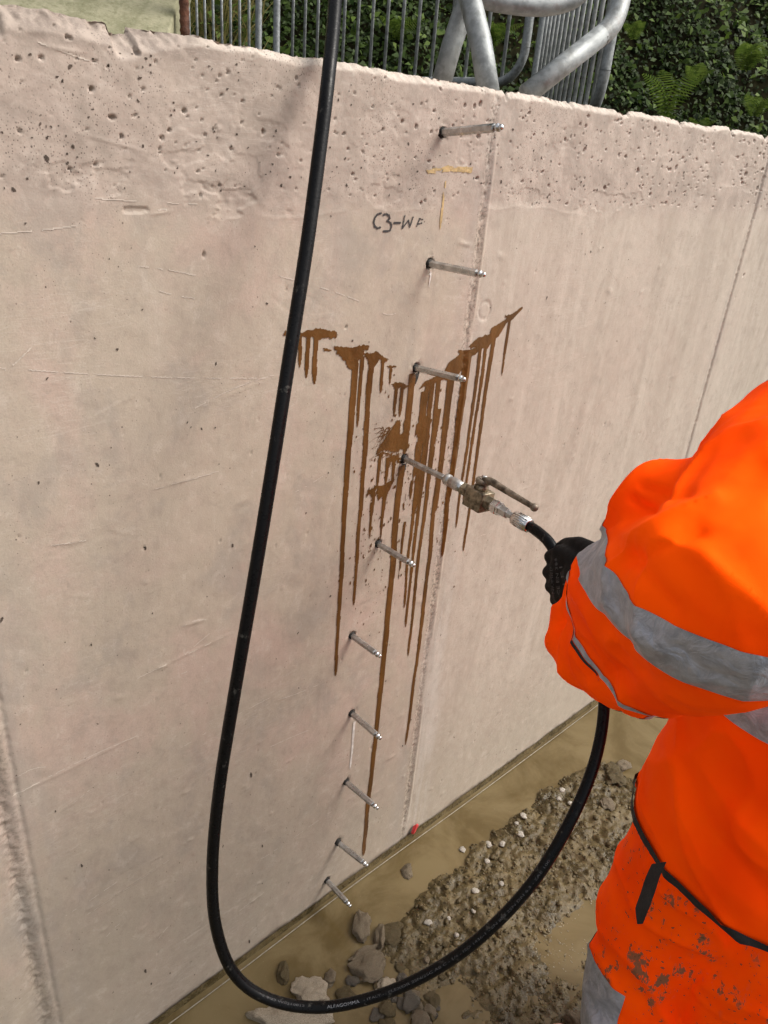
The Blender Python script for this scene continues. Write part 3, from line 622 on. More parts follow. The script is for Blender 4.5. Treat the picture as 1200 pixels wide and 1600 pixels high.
stone(572, 1490, 54, 14, 0.014, 'grey', 'thin slab of stone lying against the broad grey rock', rz=0.6)
stone(443, 1524, 20, 32, 0.012, 'clod', 'brown stone alone in the puddle near the hose bend')
stone(515, 1532, 18, 24, 0.012, 'grey', 'small pale knobbly stone alone in the puddle')
stone(487, 1558, 62, 40, 0.022, 'pale', 'pale lump of broken concrete just behind the lowest point of the hose', 'concrete_lump', 'rubble', rough=0.4)
stone(450, 1597, 120, 50, 0.030, 'pale', 'large rough whitish lump of broken concrete in front of the hose', 'concrete_lump', 'rubble', rough=0.4)
stone(642, 1566, 28, 32, 0.017, 'dark', 'dark wet cobble with a pale rim below the hose')
stone(637, 1362, 20, 22, 0.012, 'grey', 'small grey stone in the puddle near the red plug')
stone(957, 1214, 36, 36, 0.022, 'clod', 'crumbly grey clod in the water beside the orange jacket', 'mud_clod', 'mud', rough=0.5)
stone(973, 1199, 30, 18, 0.014, 'grey', 'flat angular stone beside the crumbly clod', rz=0.5)
stone(947, 1262, 22, 22, 0.015, 'grey', 'rounded stone at the water edge beside the hose and trousers')
stone(896, 1600, 30, 24, 0.015, 'grey', 'grey stone beside the worker boot')
stone(604, 1580, 26, 20, 0.013, 'clod', 'small brown clod left of the dark wet cobble', 'mud_clod', 'mud')
stone(660, 1600, 36, 26, 0.016, 'grey', 'half sunk grey stone below the dark wet cobble')
stone(606, 1546, 34, 28, 0.013, 'pale', 'pale flat chip of rubble touching the hose from below', 'concrete_lump', 'rubble')
stone(540, 1560, 30, 26, 0.012, 'clod', 'muddy pebble behind the printed part of the hose')
for i, (px, py, w) in enumerate(((877, 1240, 11), (872, 1252, 9), (888, 1262, 8), (816, 1283, 12), (813, 1310, 13), (763, 1322, 13), (784, 1324, 11), (722, 1328, 12), (760, 1350, 10), (668, 1450, 14), (742, 1399, 13), (782, 1386, 9), (738, 1432, 9), (712, 1470, 9), (805, 1296, 8), (700, 1440, 8))):
    stone(px, py, w, w*0.8, 0.006, 'white', 'small whitish pebble on the mud heap', 'pebble', 'pebble', 'white pebbles on the mud heap', 2, i*0.7)
for i in range(34):
    px, py = RNG.uniform(545, 700), RNG.uniform(1470, 1600)
    w_ = RNG.uniform(9, 20); stone(px, py, w_, w_*RNG.uniform(.7, 1.2), RNG.uniform(.005, .010), ('clod', 'grey', 'clod', 'dark')[i % 4], 'small muddy stone in the rubble at the tip of the mud heap', 'stone', 'stone', 'small stones in the rubble', 2, i*.9, .4)
# gravel and crumbs pressed into the heap
bmv, bmf, tone = [], [], []; base = [stone_mesh(500+i, 1, 0.6) for i in range(6)]
BV = [np.array([v.co[:] for v in b_.vertices]) for b_ in base]; BF = [np.array([p.vertices[:] for p in b_.polygons]) for b_ in base]
off = 0; cnt = 0
while cnt < 5200:
    x = RNG.uniform(0.6, 2.2); y = RNG.uniform(-0.62, -0.05); h = float(ground_h(np.array(x), np.array(y)))
    if h < -0.002 and RNG.random() > 0.06: continue
    s = min(0.011, 0.0024*math.exp(RNG.normal(0, 0.55))); k = RNG.integers(6); c, sn = math.cos(cnt*1.7), math.sin(cnt*1.7)
    v = BV[k]*np.array([s*RNG.uniform(0.8, 1.8), s, s*0.6]); v = np.stack([v[:, 0]*c-v[:, 1]*sn, v[:, 0]*sn+v[:, 1]*c, v[:, 2]], -1)+np.array([x, y, max(h, -0.003)-s*0.02])
    bmv.append(v); bmf.append(BF[k]+off); off += len(v); cnt += 1
tag(link('mud_crumbs', quadmesh(np.vstack(bmv), np.vstack(bmf)), STM['clod']), 'brown crumbs of mud and gravel covering the heap', 'gravel', kind='stuff')
# froth rims where the second puddle meets the mud: bubbles
bmv, bmf, off = [], [], 0
for k in range(420):
    p = onground(RNG.uniform(820, 960), RNG.uniform(1330, 1520)); h = float(ground_h(np.array(p[0]), np.array(p[1])))
    if not -0.008 < h < 0.004: continue
    s = RNG.uniform(0.0008, 0.0022); v = BV[k % 6]*s+np.array([p[0], p[1], max(0.0, h)]); bmv.append(v); bmf.append(BF[k % 6]+off); off += len(v)
if bmv: tag(link('froth', quadmesh(np.vstack(bmv), np.vstack(bmf)), STM['froth']), 'pale froth on the puddle edge beside the worker', 'froth', kind='stuff')

# ------------------------------------------------------------------ injection packers
ords = ['at the very top of the wall, above the handwriting', 'just below the handwriting', 'directly above the brown splash, its hole leaking', 'joined to the ball valve', 'first below the valve',
        'second below the valve', 'third below the valve, with a white lime run', 'fourth below the valve', 'second from the ground', 'lowest, just above the puddle']
for i, (x0, y0, x1, y1) in enumerate(PK):
    bx, bz = onwall(x0, y0); best = None
    for s in np.arange(0.05, 0.16, 0.0025):            # tip: the point that far out of the wall nearest the traced tip
        for dx in np.arange(-0.03, 0.031, 0.006):
            for dz in np.arange(-0.03, 0.031, 0.006):
                q = RW.T @ (np.array([bx+dx, -s, bz+dz])-CAM); e = math.hypot(600+F*q[0]/q[2]-x1, 800+F*q[1]/q[2]-y1)+60*math.hypot(dx, dz)
                if best is None or e < best[0]: best = (e, np.array([bx+dx, -s, bz+dz]))
    tip = best[1]; o0 = Vector((bx, 0.018, bz)); ax = (Vector(tip)-Vector((bx, 0, bz))); L = ax.length; ax.normalize()
    if i == 3: L = 0.118
    st = Vector((bx, 0, bz))-ax*0.018
    e = empty('injection_packer', (bx, 0, bz)); tag(e, 'hexagonal steel injection packer '+ords[i], 'packer', 'injection packers along the joint')
    r = 0.0062
    link('shaft', lathe([(0, r), (L+0.018-0.017, r), (L+0.018-0.0155, r*0.85)], st, ax, 6), MT['steel'], e, smooth=False)
    link('nipple', lathe([(0, r*0.7), (0.004, r*0.7), (0.005, r*0.92), (0.008, r*0.92), (0.009, r*0.5), (0.011, r*0.5), (0.0125, r*0.66), (0.015, r*0.6), (0.0165, r*0.25)], st+ax*(L+0.018-0.0158), ax, 14), MT['chrome'], e)
    link('sleeve', lathe([(0.004, 0.0074), (0.0195, 0.0076), (0.021, 0.0066)], st, ax, 18), MT['hole'], e)  # near-black ring paints the shade inside the drilled hole
    if i == 3: VA0 = st+ax*(L+0.018-0.014)
rx, rz = onwall(645, 1292); ro = link('plastic_plug', stone_mesh(77, 3, 0.3), MT['red']); ro.scale = (.0115, .006, .0155); ro.location = (rx, -.008, rz); ro.rotation_euler = (0, .5, 0)
tag(ro, 'small crumpled red plastic plug at the foot of the wall joint', 'plug')

# ------------------------------------------------------------------ ball valve and hose
VA1 = Vector(at(829, 823, 1.205))
vax = (VA1-VA0).normalized(); L = (VA1-VA0).length
vup = (Vector((0.10, -0.25, 0.95))-vax*Vector((0.10, -0.25, 0.95)).dot(vax)).normalized(); vsd = vax.cross(vup)
valve = tag(empty('ball_valve', VA0), 'grimy brass ball valve with long lever coupling the hose to a packer', 'valve')
def vl(prof, mat, name, seg=24, k0=0.0, smooth=True): return link(name, lathe([(k0+d, r) for d, r in prof], VA0, vax, seg), MT[mat], valve, smooth)
u = L/0.185
vl([(0, .0075), (.004, .0105), (.010, .0105), (.012, .0088), (.016, .0088), (.018, .0105), (.034, .0105), (.036, .0096), (.046, .0096)], 'steel', 'grip_coupling')
vl([(.044, .0085), (.046, .0125), (.058, .0125), (.060, .011), (.066, .011)], 'brass', 'inlet_nut', 6, smooth=False)
bc = VA0+vax*0.083-vup*0.002
body = link('valve_body', obox(bc, vax*0.0195, vsd*0.0165, vup*0.0175, 0.0022), MT['brass'], valve)
link('bonnet', lathe([(0, .0125), (.006, .0125), (.008, .010), (.010, .010)], bc+vup*0.0172, vup, 20), MT['brass'], valve)
hub = bc+vup*0.0275
link('lever_hub', lathe([(0, .0115), (.002, .013), (.007, .013), (.009, .011)], hub, vup, 20), MT['lever'], valve)
bolt = link('lever_bolt', lathe([(.0085, .0072), (.010, .0072), (.0101, .0045), (.0145, .0045), (.0152, .0036)], hub, vup, 6), MT['chrome'], valve, False)
lend = Vector(at(835, 793, 1.185)); lp = [hub+vup*0.005, hub+vup*0.006+(lend-hub)*0.14+vup*0.004, hub+(lend-hub)*0.32+vup*0.008, hub+(lend-hub)*0.65+vup*0.004, lend]
lever = link('lever', tube(catmull(lp, 8), np.interp(np.linspace(0, 1, 33), [0, .15, .5, .93, 1], [.007, .0072, .006, .0047, .0047]), 14), MT['lever'], valve)
bm = bmesh.new(); bmesh.ops.create_uvsphere(bm, u_segments=16, v_segments=10, radius=0.0068, matrix=Matrix.Translation(lend)); link('knob', bm_mesh(bm), MT['lever'], valve)
vl([(.102, .0125), (.116, .0125), (.117, .010)], 'brass', 'outlet_nut', 6, smooth=False)
vl([(.115, .0118), (.1215, .0118), (.122, .0135), (.1285, .0135), (.129, .0118), (.133, .0118)], 'chrome', 'collar', 6, smooth=False)
vl([(.131, .0095), (.148, .0095), (.149, .0065), (L-.034, .0058)], 'steel', 'adapter_nut', 6, smooth=False)
HR = 0.0090
hose_pts = [np.array([.42, 1.0, 1.66]), np.array([.46, .95, 1.85]), np.array([.55, .72, 2.12]), np.array([.66, .42, 2.22]), at(524, -230, 1.10), at(527, -120, 1.03), at(526, -40, .99), at(521, 40, .965), at(512, 130, .945), at(500, 230, .945), at(480, 380, .95), at(452, 560, .96), at(424, 740, .975), at(396, 910, 1.0), at(367, 1080, 1.04), at(343, 1230, 1.085), at(332, 1350, 1.12), at(337, 1445, 1.15), at(365, 1520, 1.175),
            at(420, 1561, 1.19), at(500, 1574, 1.195), at(590, 1556, 1.185), at(680, 1515, 1.165), at(760, 1456, 1.14), at(835, 1375, 1.12), at(895, 1275, 1.12), at(932, 1180, 1.14), at(944, 1090, 1.17), at(930, 1020, 1.185), at(905, 960, 1.18), at(886, 915, 1.165), at(874, 878, 1.158), at(859, 849, 1.168), at(843, 833, 1.187), at(829, 823, 1.205)]
HP = catmull(hose_pts, 14)
hose = tag(empty('high_pressure_hose', HP[0]), 'long black rubber hydraulic hose looping over the wall and up to the valve', 'hose')
link('rubber_tube', tube(HP, HR, 20), MT['rubber'], hose)
fd = (Vector(HP[-1])-Vector(HP[-6])).normalized()
fer = [(0, HR+.0006), (.001, HR+.0022)]
link('ferrule', lathe([(-.012, HR+.0004), (-.0112, HR+.0028), (.020, HR+.0028), (.0225, HR+.001), (.0235, .006)], Vector(HP[-1])-vax*0.014, vax*-1 if False else -vax*1.0, 22), MT['chrome'], hose)
for k in range(18):
    a = 2*math.pi*k/18; d = (vsd*math.cos(a)+vup*math.sin(a))*(HR+.0029); p0 = Vector(HP[-1])-vax*0.014
    link('crimp_rib', tube([p0+d-vax*(-0.006), p0+d-vax*0.014], 0.0007, 5), MT['steel'], bpy.data.objects['ferrule'])
# printing along the hose
S = np.concatenate([[0], np.cumsum(np.linalg.norm(np.diff(HP, axis=0), axis=1))]); TT, NN, BB = frames(HP)
def near_s(px, py):
    d = []
    for p in HP:
        q = RW.T @ (p-CAM); d.append(math.hypot(600+F*q[0]/q[2]-px, 800+F*q[1]/q[2]-py) if q[2] > 0.1 else 1e9)
    return S[int(np.argmin(d))]
def hose_text(txt, s0, s1, h, tilt, mat='print_dim'):
    cu = bpy.data.curves.new('t', 'FONT'); cu.body = txt; cu.size = 1.0; cu.resolution_u = 2
    to = bpy.data.objects.new('t', cu); COL.objects.link(to); bpy.context.view_layer.update()
    me = bpy.data.meshes.new_from_object(to.evaluated_get(bpy.context.evaluated_depsgraph_get())); bpy.data.objects.remove(to)
    bm = bmesh.new(); bm.from_mesh(me); bmesh.ops.triangulate(bm, faces=bm.faces)
    w = max(v.co.x for v in bm.verts)
    for v in bm.verts:
        s = s0+(s1-s0)*v.co.x/w; i = min(len(S)-2, max(0, int(np.searchsorted(S, s))-1)); f = (s-S[i])/(S[i+1]-S[i])
        p = HP[i]*(1-f)+HP[i+1]*f; t = TT[i]; d = np.array([-0.35, -0.45, 0.82]); d = d-t*np.dot(d, t); d /= np.linalg.norm(d); e = np.cross(d, t)
        a = tilt+(v.co.y-0.35)*h/HR
        v.co = Vector(p+(HR+0.0002)*(d*math.cos(a)+e*math.sin(a)))
    me2 = bm_mesh(bm); link('printed_text', me2, MT[mat], hose, False)
hose_text('2 4 23 W0310012', near_s(405, 1556), near_s(478, 1573), 0.0042, 0.25)
hose_text('ALFAGOMMA', near_s(515, 1573), near_s(567, 1562), 0.0060, 0.1, 'print_')
hose_text('- ITALY -', near_s(573, 1560), near_s(603, 1551), 0.0045, 0.1)
hose_text('FLEXOR 2SN/2SC AB C - 1/4 - ISO 1436-1 - EN 853 2SN DN 6.3 - SAE 100', near_s(610, 1548), near_s(860, 1340), 0.0048, 0.1)

# ------------------------------------------------------------------ behind the wall: yard, barriers, bank
HN = np.array([0.55, 0.835]); BANK = 5.6                 # bank foot: HN . (x,y) = BANK
yx, yy = np.meshgrid(np.linspace(-14, 22, 145), np.linspace(WT-0.01, 19, 76))
def bank_h(x, y):
    s = HN[0]*x+HN[1]*y-BANK; b = np.where(s > 0, s*1.35, 0)
    return 1.60+0.02*np.clip(y, 0, 4)+b+0.5*(fbm(x*0.7, y*0.7, 301)-0.5)*sstep(-0.6, 1.0, s)+0.06*(fbm(x*3, y*3, 302)-0.5)
yz = bank_h(yx, yy); n = yx.shape[1]; a = (np.arange(yx.shape[0]-1)[:, None]*n+np.arange(n-1)[None, :]).ravel()
tag(link('bank_terrain', quadmesh(np.stack([yx, yy, yz], -1).reshape(-1, 3), np.stack([a, a+1, a+n+1, a+n], 1)), MT['soil']), kind='structure')
# ground-cover leaves on the bank
def leaf_cloud(name, N, smin, smax, mat, seed, cond=None, lift=0.28, label='', smax_s=4.2):
    r = np.random.default_rng(seed); hx = np.array([HN[1], -HN[0]])
    al = r.uniform(-5.5, 6.5, N); s = r.uniform(-0.5, smax_s, N)
    x = HN[0]*(BANK+s)+hx[0]*al; y = HN[1]*(BANK+s)+hx[1]*al
    keep = (y > WT+0.5)
    d = fbm(x*1.6+s, y*1.6-s, seed+1, 4); keep &= r.random(N) < sstep(0.32, 0.55, d)+0.25
    x, y, s, d = x[keep], y[keep], s[keep], d[keep]; N = len(x)
    z = bank_h(x, y)+lift*np.clip((d-0.35)*2.2, 0.02, 1)*r.random(N)**0.5+0.02
    sz = r.uniform(smin, smax, N); n_ = np.stack([-0.55+r.normal(0, .45, N), -0.75+r.normal(0, .45, N), 0.75+r.normal(0, .4, N)], -1); n_ /= np.linalg.norm(n_, axis=1)[:, None]
    t = r.normal(0, 1, (N, 3)); t -= n_*np.sum(t*n_, 1)[:, None]; t /= np.linalg.norm(t, axis=1)[:, None]; b_ = np.cross(n_, t)
    c = np.stack([x, y, z], -1); q = lambda u_, v_, w_: c+t*(u_*sz)[:, None]+b_*(v_*sz)[:, None]+n_*(w_*sz)[:, None]
    V = np.stack([q(-.55, 0, 0), q(-.1, .36, .1), q(.6, 0, -.12), q(-.1, -.36, .1)], 1).reshape(-1, 3)
    i = np.arange(N)*4
    me = quadmesh(V, np.stack([i, i+1, i+2, i+3], 1))
    at_ = me.attributes.new('tone', 'FLOAT', 'POINT'); at_.data.foreach_set('value', np.repeat(np.clip(d*0.8+r.normal(0, .25, N), 0, 1), 4).astype(np.float32))
    return tag(link(name, me, mat, None, False), label, 'undergrowth', kind='stuff')
leaf_cloud('undergrowth', 190000, 0.022, 0.055, leaf_mat('ivy_leaf', (0.008, 0.019, 0.003), (0.055, 0.092, 0.016)), 401, label='dark green ivy and low leaves covering the bank')
leaf_cloud('bramble_leaves', 26000, 0.03, 0.075, leaf_mat('bramble_leaf', (0.025, 0.055, 0.008), (0.12, 0.18, 0.028)), 421, lift=0.42, label='brighter bramble leaves standing out of the ivy on the bank')
# dry grass tufts behind the barriers (towards the left)
r = np.random.default_rng(431); N = 16000; al = r.uniform(-6, 0.6, N); s = r.uniform(-0.5, 3.0, N); hx = np.array([HN[1], -HN[0]])
gxx = HN[0]*(BANK+s)-hx[0]*al*0-hx[0]*(-al)*1.0; gyy = HN[1]*(BANK+s)-hx[1]*(-al)
gxx = HN[0]*(BANK+s)+hx[0]*al; gyy = HN[1]*(BANK+s)+hx[1]*al
d = fbm(gxx*2.2, gyy*2.2, 433); k = (d > 0.43) & (gyy > 1); gxx, gyy = gxx[k], gyy[k]; N = len(gxx); gz = bank_h(gxx, gyy)
h = r.uniform(0.2, 0.5, N); ln = r.normal(0, .16, (N, 2)); w = 0.005
p0 = np.stack([gxx, gyy, gz], -1); p1 = p0+np.stack([ln[:, 0]*.4, ln[:, 1]*.4, h*.6], -1); p2 = p0+np.stack([ln[:, 0]*1.4-.05, ln[:, 1]*1.4-.08, h*.95], -1); wv = np.array([w, -w, 0])
V = np.stack([p0-wv, p0+wv, p1+wv*.8, p1-wv*.8, p2+wv*.1, p2-wv*.1], 1).reshape(-1, 3); i = np.arange(N)*6
me = quadmesh(V, np.vstack([np.stack([i, i+1, i+2, i+3], 1), np.stack([i+3, i+2, i+4, i+5], 1)]))
me.attributes.new('tone', 'FLOAT', 'POINT').data.foreach_set('value', np.repeat(r.random(N), 6).astype(np.float32))
tag(link('dry_grass', me, leaf_mat('dry_grass_blade', (0.10, 0.11, 0.03), (0.36, 0.30, 0.12)), None, False), 'dry yellowish grass on the bank behind the barriers', 'grass', kind='stuff')
# ferns
FM = leaf_mat('fern_frond', (0.055, 0.10, 0.014), (0.15, 0.21, 0.04), 0.35)
def fern(px, py, t, size, nf, seed, label, up_=0.8):
    r = random.Random(seed); b0 = at(px, py, t); b0 = Vector((b0[0], b0[1], b0[2]))
    e = tag(empty('fern', b0), label, 'fern', 'ferns growing on the bank')
    nf = max(3, nf-3)
    for f in range(nf):
        a = math.pi*1.25+(-1.5+3.0*f/(nf-1))+r.uniform(-.2, .2); d = Vector((math.cos(a), math.sin(a), 0)); L = size*.72*r.uniform(.75, 1.1); lean = r.uniform(.25, .9)
        V, Fc, tn = [], [], []; prev = None
        for k in range(18):
            u_ = k/17; p = b0+d*(L*lean*u_**1.3*.8)+Vector((0, 0, L*up_*(u_-.42*u_*u_)))
            wl = L*.30*math.sin(math.pi*min(1, u_*.86+.14))**.8*(1-u_*.25)
            tg = (d*lean+Vector((0, 0, up_*(1-.84*u_)))).normalized(); sd = tg.cross(Vector((.3, .2, 1))).normalized()
            for sg in (-1, 1):
                q = len(V); tip = p+sd*sg*wl+tg*wl*.35-Vector((0, 0, wl*.22)); wd_ = tg*L*.014
                V += [p-wd_, p+wd_, p+(tip-p)*.6+wd_*.9, tip, p+(tip-p)*.6-wd_*.9]; Fc.append((q, q+1, q+2, q+3, q+4)); tn += [r.random()]*5
        me = mesh(V, Fc); me.attributes.new('tone', 'FLOAT', 'POINT').data.foreach_set('value', tn); link('frond', me, FM, e, False)
fern(1040, 178, 5.4, .50, 7, 1, 'tall light green fern rising from the ivy near the middle of the bank', 1.1)
fern(1165, 108, 5.4, .42, 8, 2, 'broad leafy fern beside the dark hollow at the top of the bank')
fern(1085, 130, 5.6, .34, 6, 3, 'small fern directly behind the tall light green fern')
fern(1030, 205, 5.2, .28, 7, 4, 'low fern half hidden by the wall top below the tall fern')
fern(1092, 212, 5.0, .22, 5, 5, 'little bright fern tuft peeping over the wall top', 1.1)
fern(1180, 180, 5.3, .34, 7, 6, 'fern low on the bank above the end of the wall')
fern(990, 60, 5.8, .36, 6, 7, 'fern beside the bent barrier tube')
fern(770, 70, 5.6, .45, 8, 8, 'bright leafy fern seen between the barrier legs')
fern(340, 60, 5.8, .50, 7, 9, 'fern behind the bars next to the rusty rod')
fern(620, 60, 5.8, .45, 7, 10, 'fern behind the bars between hose and barrier leg')

def barrier(A, B_, zb, h, spacing, label, rad=0.019, bar=0.008, feet=True):
    A = np.array(A); B_ = np.array(B_); d = (B_-A)/np.linalg.norm(B_-A); Lb = np.linalg.norm(B_-A); nrm = np.array([-d[1], d[0]])
    P = lambda s_, z: np.array([A[0]+d[0]*s_, A[1]+d[1]*s_, z])
    e = tag(empty('steel_barrier', (A[0], A[1], zb-0.15)), label, 'barrier', 'galvanised crowd barriers behind the wall'); c = 0.13; pts = []
    for cx2, cz2, a0 in ((c, zb+c, 180), (Lb-c, zb+c, 270), (Lb-c, zb+h-c, 0), (c, zb+h-c, 90)):
        for k in range(9): an = R(a0+k*90/8); pts.append(P(cx2+c*math.cos(an), cz2+c*math.sin(an)))
    pts.append(pts[0]); link('frame', tube(pts, rad, 12, False), MT['galv'], e)
    s_ = spacing; bm_ = tube([P(0, 0), P(0, 0.1)], bar, 8)
    while s_ < Lb-0.05:
        dz = max(0, c-math.sqrt(max(0, c*c-max(0, c-s_, s_-(Lb-c))**2)))
        link('bar', tube([P(s_, zb+dz), P(s_, zb+h-dz)], bar, 8), MT['barmetal'], e); s_ += spacing
    if feet:
        for s_ in (0.3, Lb-0.3):
            q = [P(s_, zb-0.02)+np.array([nrm[0]*o_, nrm[1]*o_, z]) for o_, z in ((-.28, -.17), (-.2, -.12), (-.03, 0), (.03, 0), (.2, -.12), (.28, -.17))]
            link('foot', tube(q, 0.016, 10), MT['galv'], e)
    link('hook', tube(catmull([P(-.02, zb+.72), P(-.06, zb+.72), P(-.07, zb+.66), P(-.05, zb+.62)], 4), .006, 8), MT['galv'], e)
bp = [at(815, 118, 3.2)[:2], at(432, 60, 4.2)[:2], at(404, 60, 4.3)[:2], at(250, 40, 5.1)[:2], at(958, 40, 2.5)[:2], at(838, 100, 3.9)[:2]]
barrier(bp[0], bp[1], 1.925, 1.05, 0.106, 'galvanised barrier running away from the wall, its rounded corner by the wall')
barrier(bp[2], bp[3], 1.85, 1.05, 0.106, 'galvanised barrier farther back, next to the rusty rod')
barrier(bp[4], bp[5], 1.80, 1.05, 0.110, 'galvanised barrier seen edge-on with closely bunched bars behind the bent tube', bar=0.0085)
# near barrier: heavy bent feet standing on the wall
nb = tag(empty('trestle_stand', at(765, 135, 1.32)), 'heavy galvanised bent-tube stand with splayed legs on top of the wall', 'stand')
J = at(742, -22, 1.36)
def zfix(p, z): p = np.array(p); p[2] = z; return p
link('leg', tube([zfix(at(766, 136, 1.30), TOPZ-0.006), at(752, 70, 1.315), at(731, -15, 1.335), at(705, -120, 1.36)], 0.0195, 18), MT['galv'], nb)
link('leg', tube([at(684, 150, 1.44), at(706, 70, 1.41), at(728, 5, 1.385), at(742, -40, 1.365)], 0.0192, 18), MT['galv'], nb)
link('cross_tube', tube(catmull([at(742, -8, 1.385), at(775, 3, 1.39), at(830, 10, 1.40), at(872, 7, 1.41), at(905, -8, 1.42), at(925, -45, 1.43), at(930, -120, 1.44)], 8), 0.0165, 16), MT['galvrust'], nb)
d0 = at(822, 148, 1.36); link('brace', tube([d0, at(880, 102, 1.375), at(940, 55, 1.39)], 0.0185, 16), MT['galv'], nb)
link('bent_leg', tube(catmull([at(937, 58, 1.39), at(955, 40, 1.395), at(966, 14, 1.40), at(972, -20, 1.41), at(978, -120, 1.43)], 8), 0.0188, 16), MT['galvrust'], nb)

# mossy slab leaning behind the wall + rusty rods
def lichen_mat():
    b = NB('lichened_slab'); n = b.noise(28, 6, 0.7); c = b.mix(b.ramp(n, 0.35, 0.65), (0.165, 0.16, 0.09), (0.27, 0.255, 0.165))
    c = b.mix(b.ramp(b.noise(90, 4, 0.7), 0.5, 0.7, 0, 0.5), c, (0.11, 0.11, 0.05)); b.col(c); b.rough(0.9); b.bump(b.noise(120, 5), 0.003, 0.6); return b.m
s0 = at(264, 53, 1.12); s1 = at(279, -4, 1.17); e1 = s1-s0; e1 = e1/np.linalg.norm(e1); lf = np.array([-0.80, 0.60, 0.0])
lf -= e1*np.dot(lf, e1); lf /= np.linalg.norm(lf); nn = np.cross(e1, lf); H_ = 0.62; W_ = 1.5
c_ = s0+e1*(H_/2-0.16)+lf*(W_/2)+nn*0.03*np.sign(np.dot(nn, [0.6, 0.8, 0]))
slab = link('lichened_slab', obox(c_, lf*W_/2, e1*H_/2, nn*0.03, 0.004), lichen_mat()); tag(slab, 'yellowish green lichened stone slab leaning up behind the wall', 'slab')
def rebar(px, py, t, rad, top_, label, lean=(0, 0, 1)):
    p = at(px, py, t); p[2] = 1.60; P = [p+np.array(lean)*z for z in np.arange(0, top_, 0.004)]
    rr_ = [rad*(1+0.16*(1 if (i % 3 == 0) else 0)) for i in range(len(P))]
    tag(link('rebar_rod', tube(P, rr_, 12), MT['rust']), label, 'rod')
rebar(289, 52, 1.16, 0.0068, 0.55, 'upright ribbed rusty reinforcing rod beside the slab')
rebar(268, 52, 1.22, 0.0095, 0.45, 'dark rusty rod half hidden behind the slab edge', (0.05, 0.02, 1))

# ------------------------------------------------------------------ the worker
FW = Vector((0.30, 0.954, 0)); RT = Vector((0.954, -0.30, 0)); PC = Vector((1.095, -0.765, 0))
def PP(r_, f_, z): return PC+RT*r_+FW*f_+Vector((0, 0, z))
def capsule(p, r0, q, r1, seg=18):
    p = Vector(p); q = Vector(q); L = (q-p).length; pr = []
    for k in range(6): a = math.pi/2*k/6; pr.append((-r0*math.cos(a), max(1e-4, r0*math.sin(a))))
    pr.append((0, r0)); pr.append((L, r1))
    for k in range(1, 7): a = math.pi/2*k/6; pr.append((L+r1*math.sin(a), max(1e-4, r1*math.cos(a))))
    return lathe(pr, p, q-p if L > 1e-6 else (0, 0, 1), seg)
def chain(pts): return [capsule(a[0], a[1], b_[0], b_[1]) for a, b_ in zip(pts[:-1], pts[1:])]
def rings(rs, seg=40):                     # stacked super-ellipses: (centre, half-right, half-front)
    V, Fc = [], []
    for c, hw, hd in rs:
        for j in range(seg):
            a = 2*math.pi*j/seg; ca, sa = math.cos(a), math.sin(a)
            V.append(Vector(c)+RT*hw*math.copysign(abs(ca)**.85, ca)+FW*hd*math.copysign(abs(sa)**.85, sa))
    for i in range(len(rs)-1):
        for j in range(seg): Fc.append((i*seg+j, i*seg+(j+1) % seg, (i+1)*seg+(j+1) % seg, (i+1)*seg+j))
    Fc.append(tuple(range(seg))[::-1]); Fc.append(tuple((len(rs)-1)*seg+j for j in range(seg)))
    return mesh(V, Fc)
def ellip(c, rx, ry, rz, M=None):
    bm = bmesh.new(); bmesh.ops.create_uvsphere(bm, u_segments=20, v_segments=14, radius=1.0)
    for v in bm.verts:
        q = RT*(v.co.x*rx)+FW*(v.co.y*ry)+Vector((0, 0, v.co.z*rz))
        v.co = Vector(c)+q
    return bm_mesh(bm)
def fuse(ms, voxel, sm=4, fac=0.5):
    me = join(ms); o = bpy.data.objects.new('tmp', me); COL.objects.link(o)
    md = o.modifiers.new('r', 'REMESH'); md.mode = 'VOXEL'; md.voxel_size = voxel
    if sm: s_ = o.modifiers.new('s', 'SMOOTH'); s_.iterations = sm; s_.factor = fac
    bpy.context.view_layer.update()
    out = bpy.data.meshes.new_from_object(o.evaluated_get(bpy.context.evaluated_depsgraph_get()))
    bpy.data.objects.remove(o); bpy.data.meshes.remove(me); out.materials.clear(); return out
def displace(me, fn):
    n_ = len(me.vertices); co = np.empty(n_*3, np.float32); me.vertices.foreach_get('co', co); nr = np.empty(n_*3, np.float32); me.vertices.foreach_get('normal', nr)
    co = co.reshape(-1, 3); nr = nr.reshape(-1, 3); d = np.array([fn(Vector(c.tolist())) for c in co], np.float32)
    me.vertices.foreach_set('co', (co+nr*d[:, None]).ravel()); me.update()
def band(me, p, axis, w, off, near=None, rad=0.3, excl=None, cut=None):
    """the strip of a garment between two parallel planes, lifted off the cloth"""
    ax = Vector(axis).normalized(); bm = bmesh.new(); bm.from_mesh(me)
    if near is not None:
        bmesh.ops.delete(bm, geom=[v for v in bm.verts if (v.co-Vector(near)).length > rad], context='VERTS')
    if excl is not None: bmesh.ops.delete(bm, geom=[v for v in bm.verts if excl(v.co)], context='VERTS')
    for s_, sg in ((-w/2, -1), (w/2, 1)):
        g = bm.verts[:]+bm.edges[:]+bm.faces[:]
        bmesh.ops.bisect_plane(bm, geom=g, plane_co=Vector(p)+ax*s_, plane_no=ax*sg, clear_outer=True)
    if cut is not None: bmesh.ops.bisect_plane(bm, geom=bm.verts[:]+bm.edges[:]+bm.faces[:], plane_co=cut[0], plane_no=cut[1], clear_outer=True)
    bm.normal_update()
    nm = {v: v.normal.copy() for v in bm.verts}
    for v in bm.verts: v.co += nm[v]*off
    return bm_mesh(bm)
def vv(px, py, t): return Vector(at(px, py, t))
person = tag(empty('person', (PC.x, PC.y, 0)), 'worker in muddy orange high-visibility jacket and trousers gripping the hose', 'person')
